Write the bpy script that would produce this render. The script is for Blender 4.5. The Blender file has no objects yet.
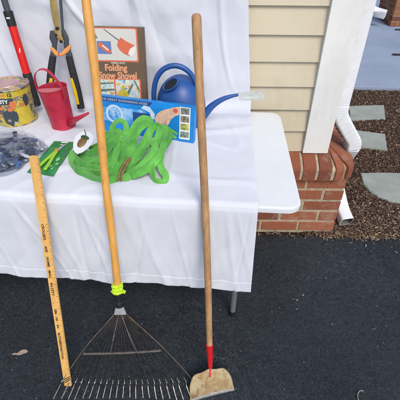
import bpy, bmesh, math, random
from mathutils import Vector, Matrix, noise
random.seed(7)
C = bpy.context.scene.collection
R = math.radians
# ------------------------------------------------------------------ camera
F = 385.0 / 400.0
PITCH = 37.6; ROLL = 0.6; H = 1.5
cam_d = bpy.data.cameras.new('camera'); cam = bpy.data.objects.new('camera', cam_d); C.objects.link(cam)
cam_d.sensor_width = 36; cam_d.lens = 36 * F; cam_d.clip_start = 0.02; cam_d.clip_end = 400
cam.location = (0, 0, H)
CM = Matrix.Rotation(R(90 - PITCH), 3, 'X') @ Matrix.Rotation(R(ROLL), 3, 'Z')
cam.rotation_euler = CM.to_euler()
bpy.context.scene.camera = cam
# ------------------------------------------------------------------ light
SUN_EL, SUN_AZ = 48, 160      # azimuth clockwise from +Y
w = bpy.data.worlds.new('World'); bpy.context.scene.world = w; w.use_nodes = True
nt = w.node_tree; bg = nt.nodes['Background']
sky = nt.nodes.new('ShaderNodeTexSky'); sky.sky_type = 'NISHITA'; sky.sun_disc = False
sky.sun_elevation = R(SUN_EL); sky.sun_rotation = R(SUN_AZ); sky.air_density = 1.0; sky.dust_density = 2.0; sky.ozone_density = 1.5
nt.links.new(sky.outputs[0], bg.inputs[0]); bg.inputs[1].default_value = 0.15
sd = bpy.data.lights.new('sun', 'SUN'); sun = bpy.data.objects.new('sun', sd); C.objects.link(sun)
sd.energy = 1.55; sd.angle = R(24); sd.color = (1.0, 0.93, 0.82)
v = Vector((math.sin(R(SUN_AZ)) * math.cos(R(SUN_EL)), math.cos(R(SUN_AZ)) * math.cos(R(SUN_EL)), math.sin(R(SUN_EL))))
sun.rotation_euler = v.to_track_quat('Z', 'Y').to_euler()
vs = bpy.context.scene.view_settings
vs.view_transform = 'Standard'; vs.look = 'None'; vs.gamma = 1; vs.use_curve_mapping = False; vs.exposure = 0.45

# ------------------------------------------------------------------ helpers
def ray(px, py):
    return CM @ Vector(((px - 200) / 385.0, -(py - 200) / 385.0, -1))
def atz(px, py, z):
    d = ray(px, py); return Vector((0, 0, H)) + d * ((z - H) / d.z)
def aty(px, py, y):
    d = ray(px, py); return Vector((0, 0, H)) + d * (y / d.y)

def newobj(name, me, m=None, parent=None):
    o = bpy.data.objects.new(name, me); C.objects.link(o)
    if m is not None:
        for mm in (m if isinstance(m, (list, tuple)) else [m]): me.materials.append(mm)
    if parent is not None: o.parent = parent
    return o
def obj(name, bm, m, parent=None, smooth=False, normals=True):
    if normals: bmesh.ops.recalc_face_normals(bm, faces=bm.faces)
    me = bpy.data.meshes.new(name); bm.to_mesh(me); bm.free()
    if smooth:
        for p in me.polygons: p.use_smooth = True
    return newobj(name, me, m, parent)
def smooth_angle(o, a=40):
    me = o.data
    for p in me.polygons: p.use_smooth = True
    try: me.set_sharp_from_angle(angle=R(a))
    except Exception: pass
    return o
def tag(o, label, cat, group=None):
    o['label'] = label; o['category'] = cat
    if group: o['group'] = group
    return o
def thing(name, label, cat, loc=(0, 0, 0), rot=None, group=None):
    o = bpy.data.objects.new(name, None); C.objects.link(o); o.location = loc; o.empty_display_size = .05
    if rot is not None: o.rotation_euler = rot
    return tag(o, label, cat, group)
def BM(): return bmesh.new()
def box(bm, c, s, M=None, bevel=0):
    r = bmesh.ops.create_cube(bm, size=1)
    vs_ = r['verts']
    bmesh.ops.scale(bm, vec=s, verts=vs_)
    if bevel:
        es = list({e for v in vs_ for e in v.link_edges})
        rb = bmesh.ops.bevel(bm, geom=es, offset=bevel, segments=2, profile=.6, affect='EDGES')
        vs_ = list({v for f in rb['faces'] for v in f.verts} | {v for v in vs_ if v.is_valid})
        # collect whole island
        seen = set(vs_); st = list(vs_)
        while st:
            a = st.pop()
            for e in a.link_edges:
                b = e.other_vert(a)
                if b not in seen: seen.add(b); st.append(b)
        vs_ = list(seen)
    bmesh.ops.translate(bm, vec=c, verts=vs_)
    if M is not None: bmesh.ops.transform(bm, matrix=M, verts=vs_)
    return vs_
def lathe(bm, prof, seg=40, cap0=True, cap1=True, M=None):
    rings = []
    for r, z in prof:
        rings.append([bm.verts.new((r * math.cos(2 * math.pi * i / seg), r * math.sin(2 * math.pi * i / seg), z)) for i in range(seg)])
    for a, b in zip(rings, rings[1:]):
        for i in range(seg):
            bm.faces.new((a[i], a[(i + 1) % seg], b[(i + 1) % seg], b[i]))
    if cap0: bm.faces.new(rings[0][::-1])
    if cap1: bm.faces.new(rings[-1])
    if M is not None: bmesh.ops.transform(bm, matrix=M, verts=[v for r in rings for v in r])
def catmull(pts, n=8, closed=False):
    P = [Vector(p) for p in pts]; out = []; N = len(P)
    rng = range(N if closed else N - 1)
    for i in rng:
        p0 = P[(i - 1) % N] if (closed or i > 0) else P[0] * 2 - P[1]
        p1 = P[i]; p2 = P[(i + 1) % N]
        p3 = P[(i + 2) % N] if (closed or i + 2 < N) else P[-1] * 2 - P[-2]
        for k in range(n):
            t = k / n
            out.append(0.5 * ((2 * p1) + (p2 - p0) * t + (2 * p0 - 5 * p1 + 4 * p2 - p3) * t * t + (3 * p1 - p0 - 3 * p2 + p3) * t ** 3))
    if not closed: out.append(P[-1])
    return out
def sweep(bm, path, section, side=None, scales=None, closed=False, cap=True):
    """section: list of (u,v); u along side, v along normal"""
    n = len(path); rings = []; prev = None
    for i, p in enumerate(path):
        if closed: T = path[(i + 1) % n] - path[(i - 1) % n]
        else: T = path[min(i + 1, n - 1)] - path[max(i - 1, 0)]
        T.normalize()
        if side is not None:
            s = Vector(side(i / max(1, n - 1)) if callable(side) else side)
            if prev is not None: s = s * .5 + prev * .5
        else:
            s = prev if prev is not None else (Vector((1, 0, 0)) if abs(T.x) < .8 else Vector((0, 1, 0)))
        s = s - T * s.dot(T)
        if s.length < 1e-5: s = T.orthogonal()
        s.normalize(); prev = s.copy(); nn = T.cross(s)
        k = scales[i] if scales else 1
        ku, kv = k if isinstance(k, tuple) else (k, k)
        rings.append([bm.verts.new(p + s * u * ku + nn * v_ * kv) for u, v_ in section])
    m = len(section)
    for a, b in zip(rings, rings[1:] + ([rings[0]] if closed else [])):
        for i in range(m): bm.faces.new((a[i], a[(i + 1) % m], b[(i + 1) % m], b[i]))
    if cap and not closed: bm.faces.new(rings[0][::-1]); bm.faces.new(rings[-1])
    return rings
def circ(r, n=12, ry=None):
    return [(r * math.cos(2 * math.pi * i / n), (ry or r) * math.sin(2 * math.pi * i / n)) for i in range(n)]
def tube(bm, path, r, n=12, radii=None, closed=False, cap=True):
    return sweep(bm, [Vector(p) for p in path], circ(1, n), scales=[(x, x) for x in (radii or [r] * len(path))], closed=closed, cap=cap)
def prism(bm, pts, t, M=None):
    a = [bm.verts.new((x, y, 0)) for x, y in pts]; b = [bm.verts.new((x, y, t)) for x, y in pts]
    n = len(pts)
    bm.faces.new(a[::-1]); bm.faces.new(b)
    for i in range(n): bm.faces.new((a[i], a[(i + 1) % n], b[(i + 1) % n], b[i]))
    if M is not None: bmesh.ops.transform(bm, matrix=M, verts=a + b)
def frame(o, x, n):
    """matrix with origin o, x axis along x, z axis along n"""
    x = Vector(x).normalized(); n = Vector(n); n = (n - x * n.dot(x)).normalized(); y = n.cross(x)
    M = Matrix((x, y, n)).transposed().to_4x4(); M.translation = Vector(o); return M
def text_bm(bm, s, size, M, ext=0.0004, align='LEFT', bold=0, sx=1):
    cu = bpy.data.curves.new('t', 'FONT'); cu.body = s; cu.size = size; cu.extrude = ext; cu.align_x = align; cu.align_y = 'CENTER'; cu.offset = bold
    cu.resolution_u = 3
    o = bpy.data.objects.new('t', cu); C.objects.link(o)
    dg = bpy.context.evaluated_depsgraph_get(); me = bpy.data.meshes.new_from_object(o.evaluated_get(dg))
    n0 = len(bm.verts); bm.from_mesh(me); bm.verts.ensure_lookup_table()
    new = bm.verts[n0:]
    bmesh.ops.scale(bm, vec=(sx, 1, 1), verts=new)
    bmesh.ops.transform(bm, matrix=M, verts=new)
    bpy.data.objects.remove(o); bpy.data.curves.remove(cu); bpy.data.meshes.remove(me)

# ------------------------------------------------------------------ materials
class N:
    def __init__(s, m): s.nt = m.node_tree; s.b = s.nt.nodes['Principled BSDF']; s.out = s.nt.nodes['Material Output']
    def add(s, t, **k):
        n = s.nt.nodes.new('ShaderNode' + t)
        for a, b in k.items():
            if a.startswith('i_'):
                key = a[2:]; key = int(key) if key.isdigit() else key.replace('_', ' ')
                n.inputs[key].default_value = b
            else: setattr(n, a, b)
        return n
    def link(s, a, b): s.nt.links.new(a, b)
    def noise(s, scale, detail=4, rough=.55, dist=0, vec=None):
        n = s.add('TexNoise'); n.inputs['Scale'].default_value = scale; n.inputs['Detail'].default_value = detail
        n.inputs['Roughness'].default_value = rough; n.inputs['Distortion'].default_value = dist
        s.link(vec if vec is not None else s.co(), n.inputs['Vector']); return n.outputs['Fac']
    def co(s, kind='Object', scale=None):
        if not hasattr(s, '_tc'): s._tc = s.add('TexCoord')
        o = s._tc.outputs[kind]
        if scale:
            m = s.add('Mapping'); m.inputs['Scale'].default_value = scale; s.link(o, m.inputs['Vector']); return m.outputs[0]
        return o
    def ramp(s, fac, stops):
        r = s.add('ValToRGB'); el = r.color_ramp.elements
        while len(el) > 1: el.remove(el[-1])
        el[0].position = stops[0][0]; el[0].color = (*stops[0][1], 1)
        for p, c in stops[1:]:
            e = el.new(p); e.color = (*c, 1)
        s.link(fac, r.inputs[0]); return r.outputs[0]
    def g(s, fac, a, b):
        return s.ramp(fac, [(a, (0, 0, 0)), (b, (1, 1, 1))])
    def mix(s, f, a, b, mode='MIX'):
        m = s.add('MixRGB', blend_type=mode)
        for i, x in ((0, f), (1, a), (2, b)):
            if hasattr(x, 'is_output'): s.link(x, m.inputs[i])
            else: m.inputs[i].default_value = x if i == 0 else (*x, 1)
        return m.outputs[0]
    def col(s, c): s.link(c, s.b.inputs['Base Color'])
    def rough(s, c): s.link(c, s.b.inputs['Roughness'])
    def bump(s, h, strength=.3, dist=.002, prev=None):
        b = s.add('Bump'); b.inputs['Strength'].default_value = strength; b.inputs['Distance'].default_value = dist
        s.link(h, b.inputs['Height'])
        if prev is not None: s.link(prev, b.inputs['Normal'])
        s.link(b.outputs[0], s.b.inputs['Normal']); return b.outputs[0]
def mat(name, color=(.5, .5, .5), rough=.5, metal=0, spec=None, coat=0, var=0, vscale=20, bump=0, bscale=200, bdist=.001):
    m = bpy.data.materials.new(name); m.use_nodes = True; n = N(m)
    n.b.inputs['Base Color'].default_value = (*color, 1); n.b.inputs['Roughness'].default_value = rough; n.b.inputs['Metallic'].default_value = metal
    if spec is not None: n.b.inputs['Specular IOR Level'].default_value = spec
    if coat: n.b.inputs['Coat Weight'].default_value = coat; n.b.inputs['Coat Roughness'].default_value = .1
    if var:
        f = n.noise(vscale, 6, .6)
        a = tuple(max(0, c * (1 - var)) for c in color); b = tuple(min(1, c * (1 + var)) for c in color)
        n.col(n.ramp(f, [(.3, a), (.7, b)]))
        n.rough(n.ramp(f, [(.3, (min(1, rough * 1.2),) * 3), (.7, (rough * .8,) * 3)]))
    if bump: n.bump(n.noise(bscale, 4, .6), bump, bdist)
    return m, n
def M_(*a, **k): return mat(*a, **k)[0]

# asphalt
m_asph, n = mat('asphalt', rough=.75)
co = n.co()
fine = n.noise(420, 3, .7); mid = n.noise(45, 5, .6); big = n.noise(2.2, 5, .6); patch = n.noise(7, 5, .65, 1.0)
gv = n.add('TexVoronoi'); gv.inputs['Scale'].default_value = 230; n.link(co, gv.inputs['Vector'])
sepc = n.add('SeparateColor'); n.link(gv.outputs['Color'], sepc.inputs[0])
c = n.ramp(mid, [(.3, (.0085, .0115, .016)), (.72, (.022, .028, .036))])
c = n.mix(n.ramp(big, [(.40, (0, 0, 0)), (.72, (.8,) * 3)]), c, (.030, .039, .051))
c = n.mix(n.ramp(sepc.outputs[0], [(.45, (0, 0, 0)), (1.0, (.62,) * 3)]), c, (.046, .056, .068))
c = n.mix(n.ramp(sepc.outputs[1], [(.55, (0, 0, 0)), (1.0, (.85,) * 3)]), c, (.004, .005, .006))
c = n.mix(n.ramp(fine, [(.60, (0, 0, 0)), (.8, (.35, .35, .35))]), c, (.10, .115, .13))
# wispy pale scuffs
ws = n.noise(9, 8, .62, 2.2); ws2 = n.noise(1.7, 3, .5)
sc_ = n.mix(1.0, n.ramp(ws, [(.490, (0, 0, 0)), (.5, (.8, .8, .8)), (.510, (0, 0, 0))]), n.g(ws2, .40, .60), 'MULTIPLY')
c = n.mix(sc_, c, (.11, .125, .14))
# cracks
vo = n.add('TexVoronoi', feature='DISTANCE_TO_EDGE'); vo.inputs['Scale'].default_value = 1.55
dn = n.add('TexNoise'); dn.inputs['Scale'].default_value = 5; dn.inputs['Detail'].default_value = 7; n.link(co, dn.inputs['Vector'])
vm = n.add('VectorMath', operation='SCALE'); vm.inputs['Scale'].default_value = .30; n.link(dn.outputs['Color'], vm.inputs[0])
va = n.add('VectorMath', operation='ADD'); n.link(co, va.inputs[0]); n.link(vm.outputs[0], va.inputs[1]); n.link(va.outputs[0], vo.inputs['Vector'])
ck = n.ramp(vo.outputs['Distance'], [(.0, (.8, .8, .8)), (.005, (0, 0, 0))])
ck = n.mix(1.0, ck, n.g(n.noise(3.1, 2), .46, .58), 'MULTIPLY')
c = n.mix(ck, c, (.004, .005, .007))
# grit specks
sp = n.add('TexVoronoi'); sp.inputs['Scale'].default_value = 38; n.link(co, sp.inputs['Vector'])
spk = n.mix(1.0, n.ramp(sp.outputs['Distance'], [(.05, (1, 1, 1)), (.09, (0, 0, 0))]), n.g(n.noise(21, 2), .56, .60), 'MULTIPLY')
c = n.mix(spk, c, (.22, .22, .21))
n.col(c); n.rough(n.ramp(patch, [(.3, (.62,) * 3), (.7, (.85,) * 3)]))
p = n.bump(fine, .9, .003); p = n.bump(mid, .7, .006, p); n.bump(ck, -.0 + .6, -.004, p)
n.b.inputs['Specular IOR Level'].default_value = .35

# siding / paint
m_siding, n = mat('siding_vinyl', rough=.55)
n.col(n.ramp(n.noise(3, 6, .6), [(.3, (.52, .45, .315)), (.7, (.59, .515, .37))]))
n.bump(n.noise(60, 3, .5, 0, n.co(scale=(.15, 1, 3))), .25, .002)
c0 = n.ramp(n.noise(3, 6, .6), [(.3, (.52, .455, .33)), (.7, (.59, .52, .385))])
c0 = n.mix(n.ramp(n.noise(12, 8, .75, 0, n.co(scale=(1, 1, .35))), [(.52, (0, 0, 0)), (.75, (.45,) * 3)]), c0, (.36, .31, .22))
n.col(c0)
m_trim, n = mat('white_trim_paint', rough=.45)
c = n.ramp(n.noise(5, 6, .65), [(.35, (.70, .695, .67)), (.7, (.77, .765, .74))])
n.col(n.mix(n.ramp(n.noise(90, 6, .75), [(.60, (0, 0, 0)), (.72, (.5, .5, .5))]), n.mix(n.ramp(n.noise(7, 8, .75, 0, n.co(scale=(1, 1, .25))), [(.5, (0, 0, 0)), (.75, (.4,) * 3)]), c, (.50, .48, .42)), (.44, .41, .34)))
m_gutter, n = mat('white_gutter_metal', rough=.35)
c = n.ramp(n.noise(9, 7, .7), [(.35, (.66, .68, .70)), (.7, (.78, .79, .80))])
n.col(n.mix(n.ramp(n.noise(120, 5, .8), [(.60, (0, 0, 0)), (.72, (.7, .7, .7))]), n.mix(n.ramp(n.noise(22, 8, .8), [(.5, (0, 0, 0)), (.7, (.4,) * 3)]), c, (.50, .49, .46)), (.30, .27, .22)))
m_gutter_shade = M_('downspout_inside_shade', (.12, .12, .11), .8)  # dark colour paints the shade inside the white pipe
# brick
m_brick, n = mat('red_brick', rough=.85)
gi = n.add('NewGeometry')
c = n.ramp(gi.outputs['Random Per Island'], [(0, (.18, .055, .030)), (.3, (.32, .098, .046)), (.55, (.43, .155, .075)), (.8, (.37, .110, .052)), (1, (.28, .125, .080))])
c = n.mix(n.ramp(n.noise(30, 6, .7), [(.35, (.45,) * 3), (.65, (0, 0, 0))]), c, (.27, .085, .048))
c = n.mix(n.ramp(n.noise(14, 8, .78), [(.53, (0, 0, 0)), (.68, (.55,) * 3)]), c, (.46, .36, .28))
c = n.mix(n.ramp(n.noise(75, 6, .8), [(.58, (0, 0, 0)), (.68, (.7,) * 3)]), c, (.10, .035, .022))
n.col(c); n.bump(n.noise(70, 8, .8), 1.0, .006)
m_mortar, n = mat('mortar', rough=.95)
n.col(n.ramp(n.noise(40, 6, .7), [(.3, (.29, .23, .15)), (.7, (.50, .42, .30))])); n.bump(n.noise(220, 5, .7), .8, .003)
m_pbrick, n = mat('dark_brick', rough=.85)
gi = n.add('NewGeometry')
n.col(n.ramp(gi.outputs['Random Per Island'], [(0, (.10, .035, .022)), (.5, (.20, .065, .03)), (1, (.27, .12, .05))]))
# concrete / slate / soil
m_conc_shaded, n = mat('concrete', rough=.8)
c = n.ramp(n.noise(1.6, 6, .6), [(.3, (.21, .26, .36)), (.7, (.28, .34, .45))])  # bluish porch shade is put into the concrete's base colour
c = n.mix(n.ramp(n.noise(60, 5, .7), [(.6, (0, 0, 0)), (.75, (.35,) * 3)]), c, (.10, .11, .13))
n.col(c); n.bump(n.noise(90, 5), .25, .002)
m_slate, n = mat('grey_paving', rough=.8)
c = n.ramp(n.noise(9, 7, .65), [(.3, (.24, .27, .24)), (.7, (.34, .37, .33))])
c = n.mix(n.ramp(n.noise(45, 6, .75), [(.58, (0, 0, 0)), (.72, (.5,) * 3)]), c, (.12, .115, .09))
n.col(c); n.bump(n.noise(120, 5), .3, .002)
m_soil, n = mat('soil', rough=1)
n.col(n.ramp(n.noise(70, 6, .7), [(.3, (.018, .012, .008)), (.7, (.06, .038, .026))])); n.bump(n.noise(90, 6, .7), 1, .01)
m_chip, n = mat('mulch_chips', rough=.9)
gi = n.add('NewGeometry')
n.col(n.ramp(gi.outputs['Random Per Island'], [(0, (.025, .013, .008)), (.35, (.075, .040, .024)), (.68, (.15, .088, .053)), (.92, (.26, .175, .12)), (1, (.56, .45, .35))]))
# cloth
def cloth_mat(name, c0, c1, transl=.25):
    m, n = mat(name, rough=.85)
    n.col(n.ramp(n.noise(6, 5, .6), [(.3, c0), (.7, c1)]))
    n.b.inputs['Sheen Weight'].default_value = .25
    f1 = n.noise(9, 5, .55, .5, n.co(scale=(1.0, .8, .30)))
    p = n.bump(f1, .35, .012)
    n.bump(n.noise(24, 5, .6, .4, n.co(scale=(1, 1, .4))), .25, .003, p)
    tr = n.add('BsdfTranslucent'); tr.inputs[0].default_value = (*c1, 1)
    ms = n.add('MixShader'); ms.inputs[0].default_value = transl
    n.link(n.b.outputs[0], ms.inputs[1]); n.link(tr.outputs[0], ms.inputs[2]); n.link(ms.outputs[0], n.out.inputs[0])
    return m
m_cloth = cloth_mat('white_tablecloth_cotton', (.62, .645, .705), (.69, .71, .77), .10)
m_sheet = cloth_mat('white_sheet_cotton', (.70, .71, .75), (.76, .77, .80), .15)
m_table = M_('white_table_plastic', (.66, .685, .70), .4, var=.03, vscale=8, bump=.15, bscale=350)
m_leg = M_('grey_powder_coat', (.13, .14, .155), .45)
# wood
def wood(name, a, b, dark, ax=(1, 1, .06), rough=.5, sc=60):
    m, n = mat(name, rough=rough)
    v_ = n.co(scale=ax)
    c = n.ramp(n.noise(sc, 6, .6, .5, v_), [(.3, a), (.7, b)])
    c = n.mix(n.ramp(n.noise(5, 6, .7), [(.48, (0, 0, 0)), (.75, (.6,) * 3)]), c, dark)
    c = n.mix(n.ramp(n.noise(sc * 2.2, 3, .7, 0, v_), [(.62, (0, 0, 0)), (.7, (.5,) * 3)]), c, tuple(x * .45 for x in dark))
    n.col(c); n.bump(n.noise(sc * 1.5, 4, .6, 0, v_), .3, .001); return m
m_rakewood = wood('varnished_ash', (.58, .27, .055), (.72, .37, .09), (.42, .18, .035), rough=.38)
m_hoewood = wood('weathered_hickory', (.33, .175, .075), (.52, .31, .145), (.17, .08, .035), rough=.55, sc=80)
m_yard = wood('lacquered_yardstick_wood', (.60, .33, .09), (.74, .44, .14), (.44, .22, .05), rough=.45)
m_ink = M_('dark_ink', (.035, .018, .012), .6)
m_black = M_('black_plastic', (.012, .013, .015), .45, bump=.1)
m_blackgrip = M_('black_rubber_grip', (.016, .017, .018), .6, var=.3, vscale=60)
m_lime, n = mat('lime_tape', (.42, .68, .01), .45)
n.bump(n.noise(90, 4), .5, .003); n.col(n.ramp(n.noise(40, 3), [(.3, (.38, .62, .01)), (.7, (.56, .80, .03))]))
m_galv = M_('galvanised_steel', (.55, .57, .58), .42, .5, var=.2, vscale=40)
m_tine, n = mat('dark_spring_steel', rough=.38, metal=.8)
n.col(n.ramp(n.noise(30, 5, .7), [(.35, (.06, .052, .045)), (.6, (.15, .13, .11)), (.75, (.22, .12, .065))]))
m_bright, n = mat('pale_steel', rough=.35, metal=.7)
n.col(n.ramp(n.noise(60, 5, .7), [(.35, (.20, .16, .13)), (.6, (.42, .38, .33)), (.75, (.20, .11, .06))]))
m_bar, n = mat('rusty_crossbar_steel', rough=.5, metal=.6)
n.col(n.ramp(n.noise(25, 6, .7), [(.35, (.13, .11, .10)), (.52, (.26, .23, .21)), (.66, (.22, .09, .045))]))
m_red = M_('red_paint', (.50, .012, .016), .4, var=.12, vscale=50)
m_blade, n = mat('weathered_hoe_blade', rough=.6, metal=.25)
v_ = n.co(scale=(1, 1, .25))
c = n.ramp(n.noise(16, 7, .7, .4), [(.32, (.16, .085, .03)), (.48, (.32, .22, .10)), (.62, (.40, .33, .19)), (.75, (.30, .25, .15))])
c = n.mix(n.ramp(n.noise(45, 7, .7, .5, v_), [(.50, (0, 0, 0)), (.70, (.8,) * 3)]), c, (.12, .06, .025))
n.col(c); n.bump(n.noise(90, 6, .7), .5, .002)
m_edge = M_('ground_blade_edge', (.36, .35, .33), .5, .4, var=.35, vscale=70)

# ------------------------------------------------------------------ ground
def grid(bm, x0, x1, y0, y1, nx, ny, fz=None, fx=None):
    vv = [[None] * (ny + 1) for _ in range(nx + 1)]
    for i in range(nx + 1):
        for j in range(ny + 1):
            x = x0 + (x1 - x0) * i / nx; y = y0 + (y1 - y0) * j / ny
            vv[i][j] = bm.verts.new((x, y, fz(x, y) if fz else 0))
    for i in range(nx):
        for j in range(ny): bm.faces.new((vv[i][j], vv[i + 1][j], vv[i + 1][j + 1], vv[i][j + 1]))
    return vv
bm = BM(); grid(bm, -120, 120, -120, 120, 2, 2, lambda x, y: -.03)
o = obj('ground', bm, m_soil); o['kind'] = 'structure'
# asphalt slab with an uneven back edge
def edge_y(x): return 1.615 + .012 * noise.noise(Vector((x * 5, 0, 0))) + .010 * noise.noise(Vector((x * 22, 3, 0))) + max(0, x - .9) * .012
bm = BM(); xs = [-30, -10, -4] + [-2 + i * .02 for i in range(226)] + [3.2, 6, 30]
lo = [bm.verts.new((x, -30, 0)) for x in xs]; mi = [bm.verts.new((x, .2, 0)) for x in xs]
up = [bm.verts.new((x, edge_y(x), 0)) for x in xs]; dn_ = [bm.verts.new((x, edge_y(x) + .012, -.028)) for x in xs]
for i in range(len(xs) - 1):
    for a, b in ((lo, mi), (mi, up), (up, dn_)): bm.faces.new((a[i], a[i + 1], b[i + 1], b[i]))
o = obj('driveway', bm, m_asph); o['kind'] = 'structure'
# mulch bed
MB0, MB1 = 1.60, 3.78
def mz(x, y):
    e = min(1, max(0, (y - edge_y(x)) / .12))
    return -.012 + .026 * e + .012 * noise.noise(Vector((x * 4, y * 4, 0))) * e
bm = BM(); grid(bm, .60, 5.0, MB0, MB1, 120, 60, mz); 
o = obj('garden_bed_soil', bm, m_soil); o['kind'] = 'structure'; 
def in_stone(x, y):
    for poly in STONES:
        ins = False; n_ = len(poly)
        for i in range(n_):
            a, b = poly[i], poly[(i + 1) % n_]
            if (a[1] > y) != (b[1] > y) and x < (b[0] - a[0]) * (y - a[1]) / (b[1] - a[1]) + a[0]: ins = not ins
        if ins: return True
    return False
def G(px, py, z=.03): p_ = atz(px, py, z); return (p_.x, p_.y)
STONES_PX = [[(349, 106), (384, 105), (385.5, 119), (350, 119.5)], [(354, 130), (385, 134), (387.5, 149.5), (356, 146)],
             [(360.5, 173), (385, 172.5), (412, 173.5), (418, 202), (393, 202), (380, 198), (370, 192), (363.5, 184)]]
STONES = [[G(*q) for q in poly] for poly in STONES_PX]
labs = ['grey square paving slab farthest back in the mulch bed, beside the downspout elbow',
        'tilted grey square paving slab in the middle of the mulch bed path',
        'large grey paving slab with rounded corner nearest the driveway in the mulch']
for poly, lb in zip(STONES, labs):
    bm = BM(); P = []
    for i in range(len(poly)):
        a = Vector(poly[i]); b = Vector(poly[(i + 1) % len(poly)]); k = 10
        for t in range(k):
            p_ = a.lerp(b, t / k); nn = noise.noise(Vector((p_.x * 25, p_.y * 25, 5))) * .004
            P.append((p_.x + nn, p_.y + nn))
    prism(bm, P, .04, Matrix.Translation((0, 0, -.008)))
    top = [f for f in bm.faces if all(v.co.z > .02 for v in f.verts)]
    es = [e for f in top for e in f.edges]
    bmesh.ops.bevel(bm, geom=es, offset=.004, segments=2, affect='EDGES')
    tag(obj('stepping_stone', bm, m_slate), lb, 'stepping stone', 'grey stepping stones through the mulch bed')
# chips
def chips(name, pts, mats, lmin, lmax, label_kind, zfun, seed=1):
    rnd = random.Random(seed); bm = BM()
    for (x, y) in pts:
        L = rnd.uniform(lmin, lmax); W = L * rnd.uniform(.12, .45); T = rnd.uniform(.0015, .004)
        a = rnd.uniform(0, 2 * math.pi)
        M = Matrix.Translation((x, y, zfun(x, y) + rnd.uniform(.0, .010))) @ Matrix.Rotation(a, 4, 'Z') @ Matrix.Rotation(rnd.uniform(-.6, .6), 4, 'Y') @ Matrix.Rotation(rnd.uniform(-.7, .7), 4, 'X')
        q = [(-L / 2, -W * rnd.uniform(.1, .5)), (L * rnd.uniform(-.2, .2), -W / 2), (L / 2, -W * rnd.uniform(.0, .4)), (L / 2 * rnd.uniform(.7, 1), W * rnd.uniform(.1, .5)), (-L / 2 * rnd.uniform(.6, 1), W * rnd.uniform(.2, .5))]
        vs0 = [bm.verts.new(M @ Vector((u, v_, 0))) for u, v_ in q]; vs1 = [bm.verts.new(M @ Vector((u, v_, T))) for u, v_ in q]
        bm.faces.new(vs1)
        for i in range(5): bm.faces.new((vs0[i], vs0[(i + 1) % 5], vs1[(i + 1) % 5], vs1[i]))
    o = obj(name, bm, mats, normals=False); o['kind'] = 'stuff'; return o
rnd = random.Random(3); pts = []
while len(pts) < 66000:
    y = MB0 + (MB1 - MB0) * rnd.random() ** 1.25; x = rnd.uniform(.62, .9 + y * .62)
    if y < edge_y(x) + .01 or in_stone(x, y) and rnd.random() > .012: continue
    if x < .75 and y > 1.66: continue
    pts.append((x, y))
o = chips('mulch', pts, m_chip, .004, .020, '', mz, 4); tag(o, 'brown shredded wood mulch covering the bed beside the house', 'mulch')
# litter strip along the brick foot and the driveway edge
pts = []
for _ in range(1500):
    x = rnd.uniform(-.6, 2.0) if rnd.random() < .35 else rnd.uniform(.7, 2.0); y = edge_y(x) + rnd.gauss(.0, .016) - (.0 if x > .7 else -.012)
    if x < .74: y = min(y, 1.652)
    pts.append((x, y))
for _ in range(90):
    x = rnd.uniform(.7, 1.6); pts.append((x, edge_y(x) - rnd.random() ** 2 * .15))
m_litter, n = mat('pale_leaf_litter', rough=.9)
gi = n.add('NewGeometry')
n.col(n.ramp(gi.outputs['Random Per Island'], [(0, (.05, .03, .02)), (.4, (.15, .09, .05)), (.75, (.27, .19, .12)), (1, (.42, .34, .25))]))
o = chips('leaf_litter', pts, m_litter, .005, .02, '', lambda x, y: .001, 9); tag(o, 'small dry leaf bits gathered along the driveway edge', 'leaf litter')
# far concrete
bm = BM(); box(bm, (3.6, 8.3, .0), (7.0, 9.0, .09), bevel=.006)
o = obj('patio_slab', bm, m_conc_shaded); o['kind'] = 'structure'

# ------------------------------------------------------------------ house
BX, BY = .768, 1.66      # brick corner (side face x, front face y)
SX, SY = .648, 1.735      # siding / trim corner
house = thing('house', 'beige clapboard house corner on a red brick base with white corner trim', 'house', (0, SY, 0))
def child(name, bm, m, smooth=False, parent=None):
    o = obj(name, bm, m, None, smooth); p_ = parent or house; o.parent = p_
    o.matrix_parent_inverse = Matrix.Translation(-p_.location) if p_.parent is None else Matrix(); return o
XL, ZT, YB = -3.2, 2.9, 6.5
bm = BM(); EXP = .113; z = .497; ti = SX - .128
k = 0
# lap siding: each course has a slanted face and a butt at the bottom
prof = []
while z < ZT:
    prof += [(0.014, z), (0.0, z + EXP - .001)]; z += EXP
for (x0, x1) in ((XL, ti),):
    for i in range(len(prof) - 1):
        (d0, z0), (d1, z1) = prof[i], prof[i + 1]
        n_ = 1
        a = bm.verts.new((x0, SY - d0, z0)); b = bm.verts.new((x1, SY - d0, z0)); c_ = bm.verts.new((x1, SY - d1, z1)); d_ = bm.verts.new((x0, SY - d1, z1))
        bm.faces.new((a, b, c_, d_))
for i in range(len(prof) - 1):
    (d0, z0), (d1, z1) = prof[i], prof[i + 1]
    a = bm.verts.new((SX - .02 + d0, SY + .125, z0)); b = bm.verts.new((SX - .02 + d0, YB, z0)); c_ = bm.verts.new((SX - .02 + d1, YB, z1)); d_ = bm.verts.new((SX - .02 + d1, SY + .125, z1))
    bm.faces.new((a, b, c_, d_))
box(bm, ((XL + SX - .04) / 2, (SY + .02 + YB) / 2, 1.6), (SX - .04 - XL, YB - SY - .02, 2.6))
child('siding', bm, m_siding)
bm = BM()
box(bm, (ti + .064, SY - .012, 1.70), (.128, .024 + .012, 2.41), bevel=.0025)
box(bm, (SX - .011, SY + .070, 1.70), (.0218, .127, 2.41), bevel=.0025)
child('corner_trim', bm, m_trim)
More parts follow.
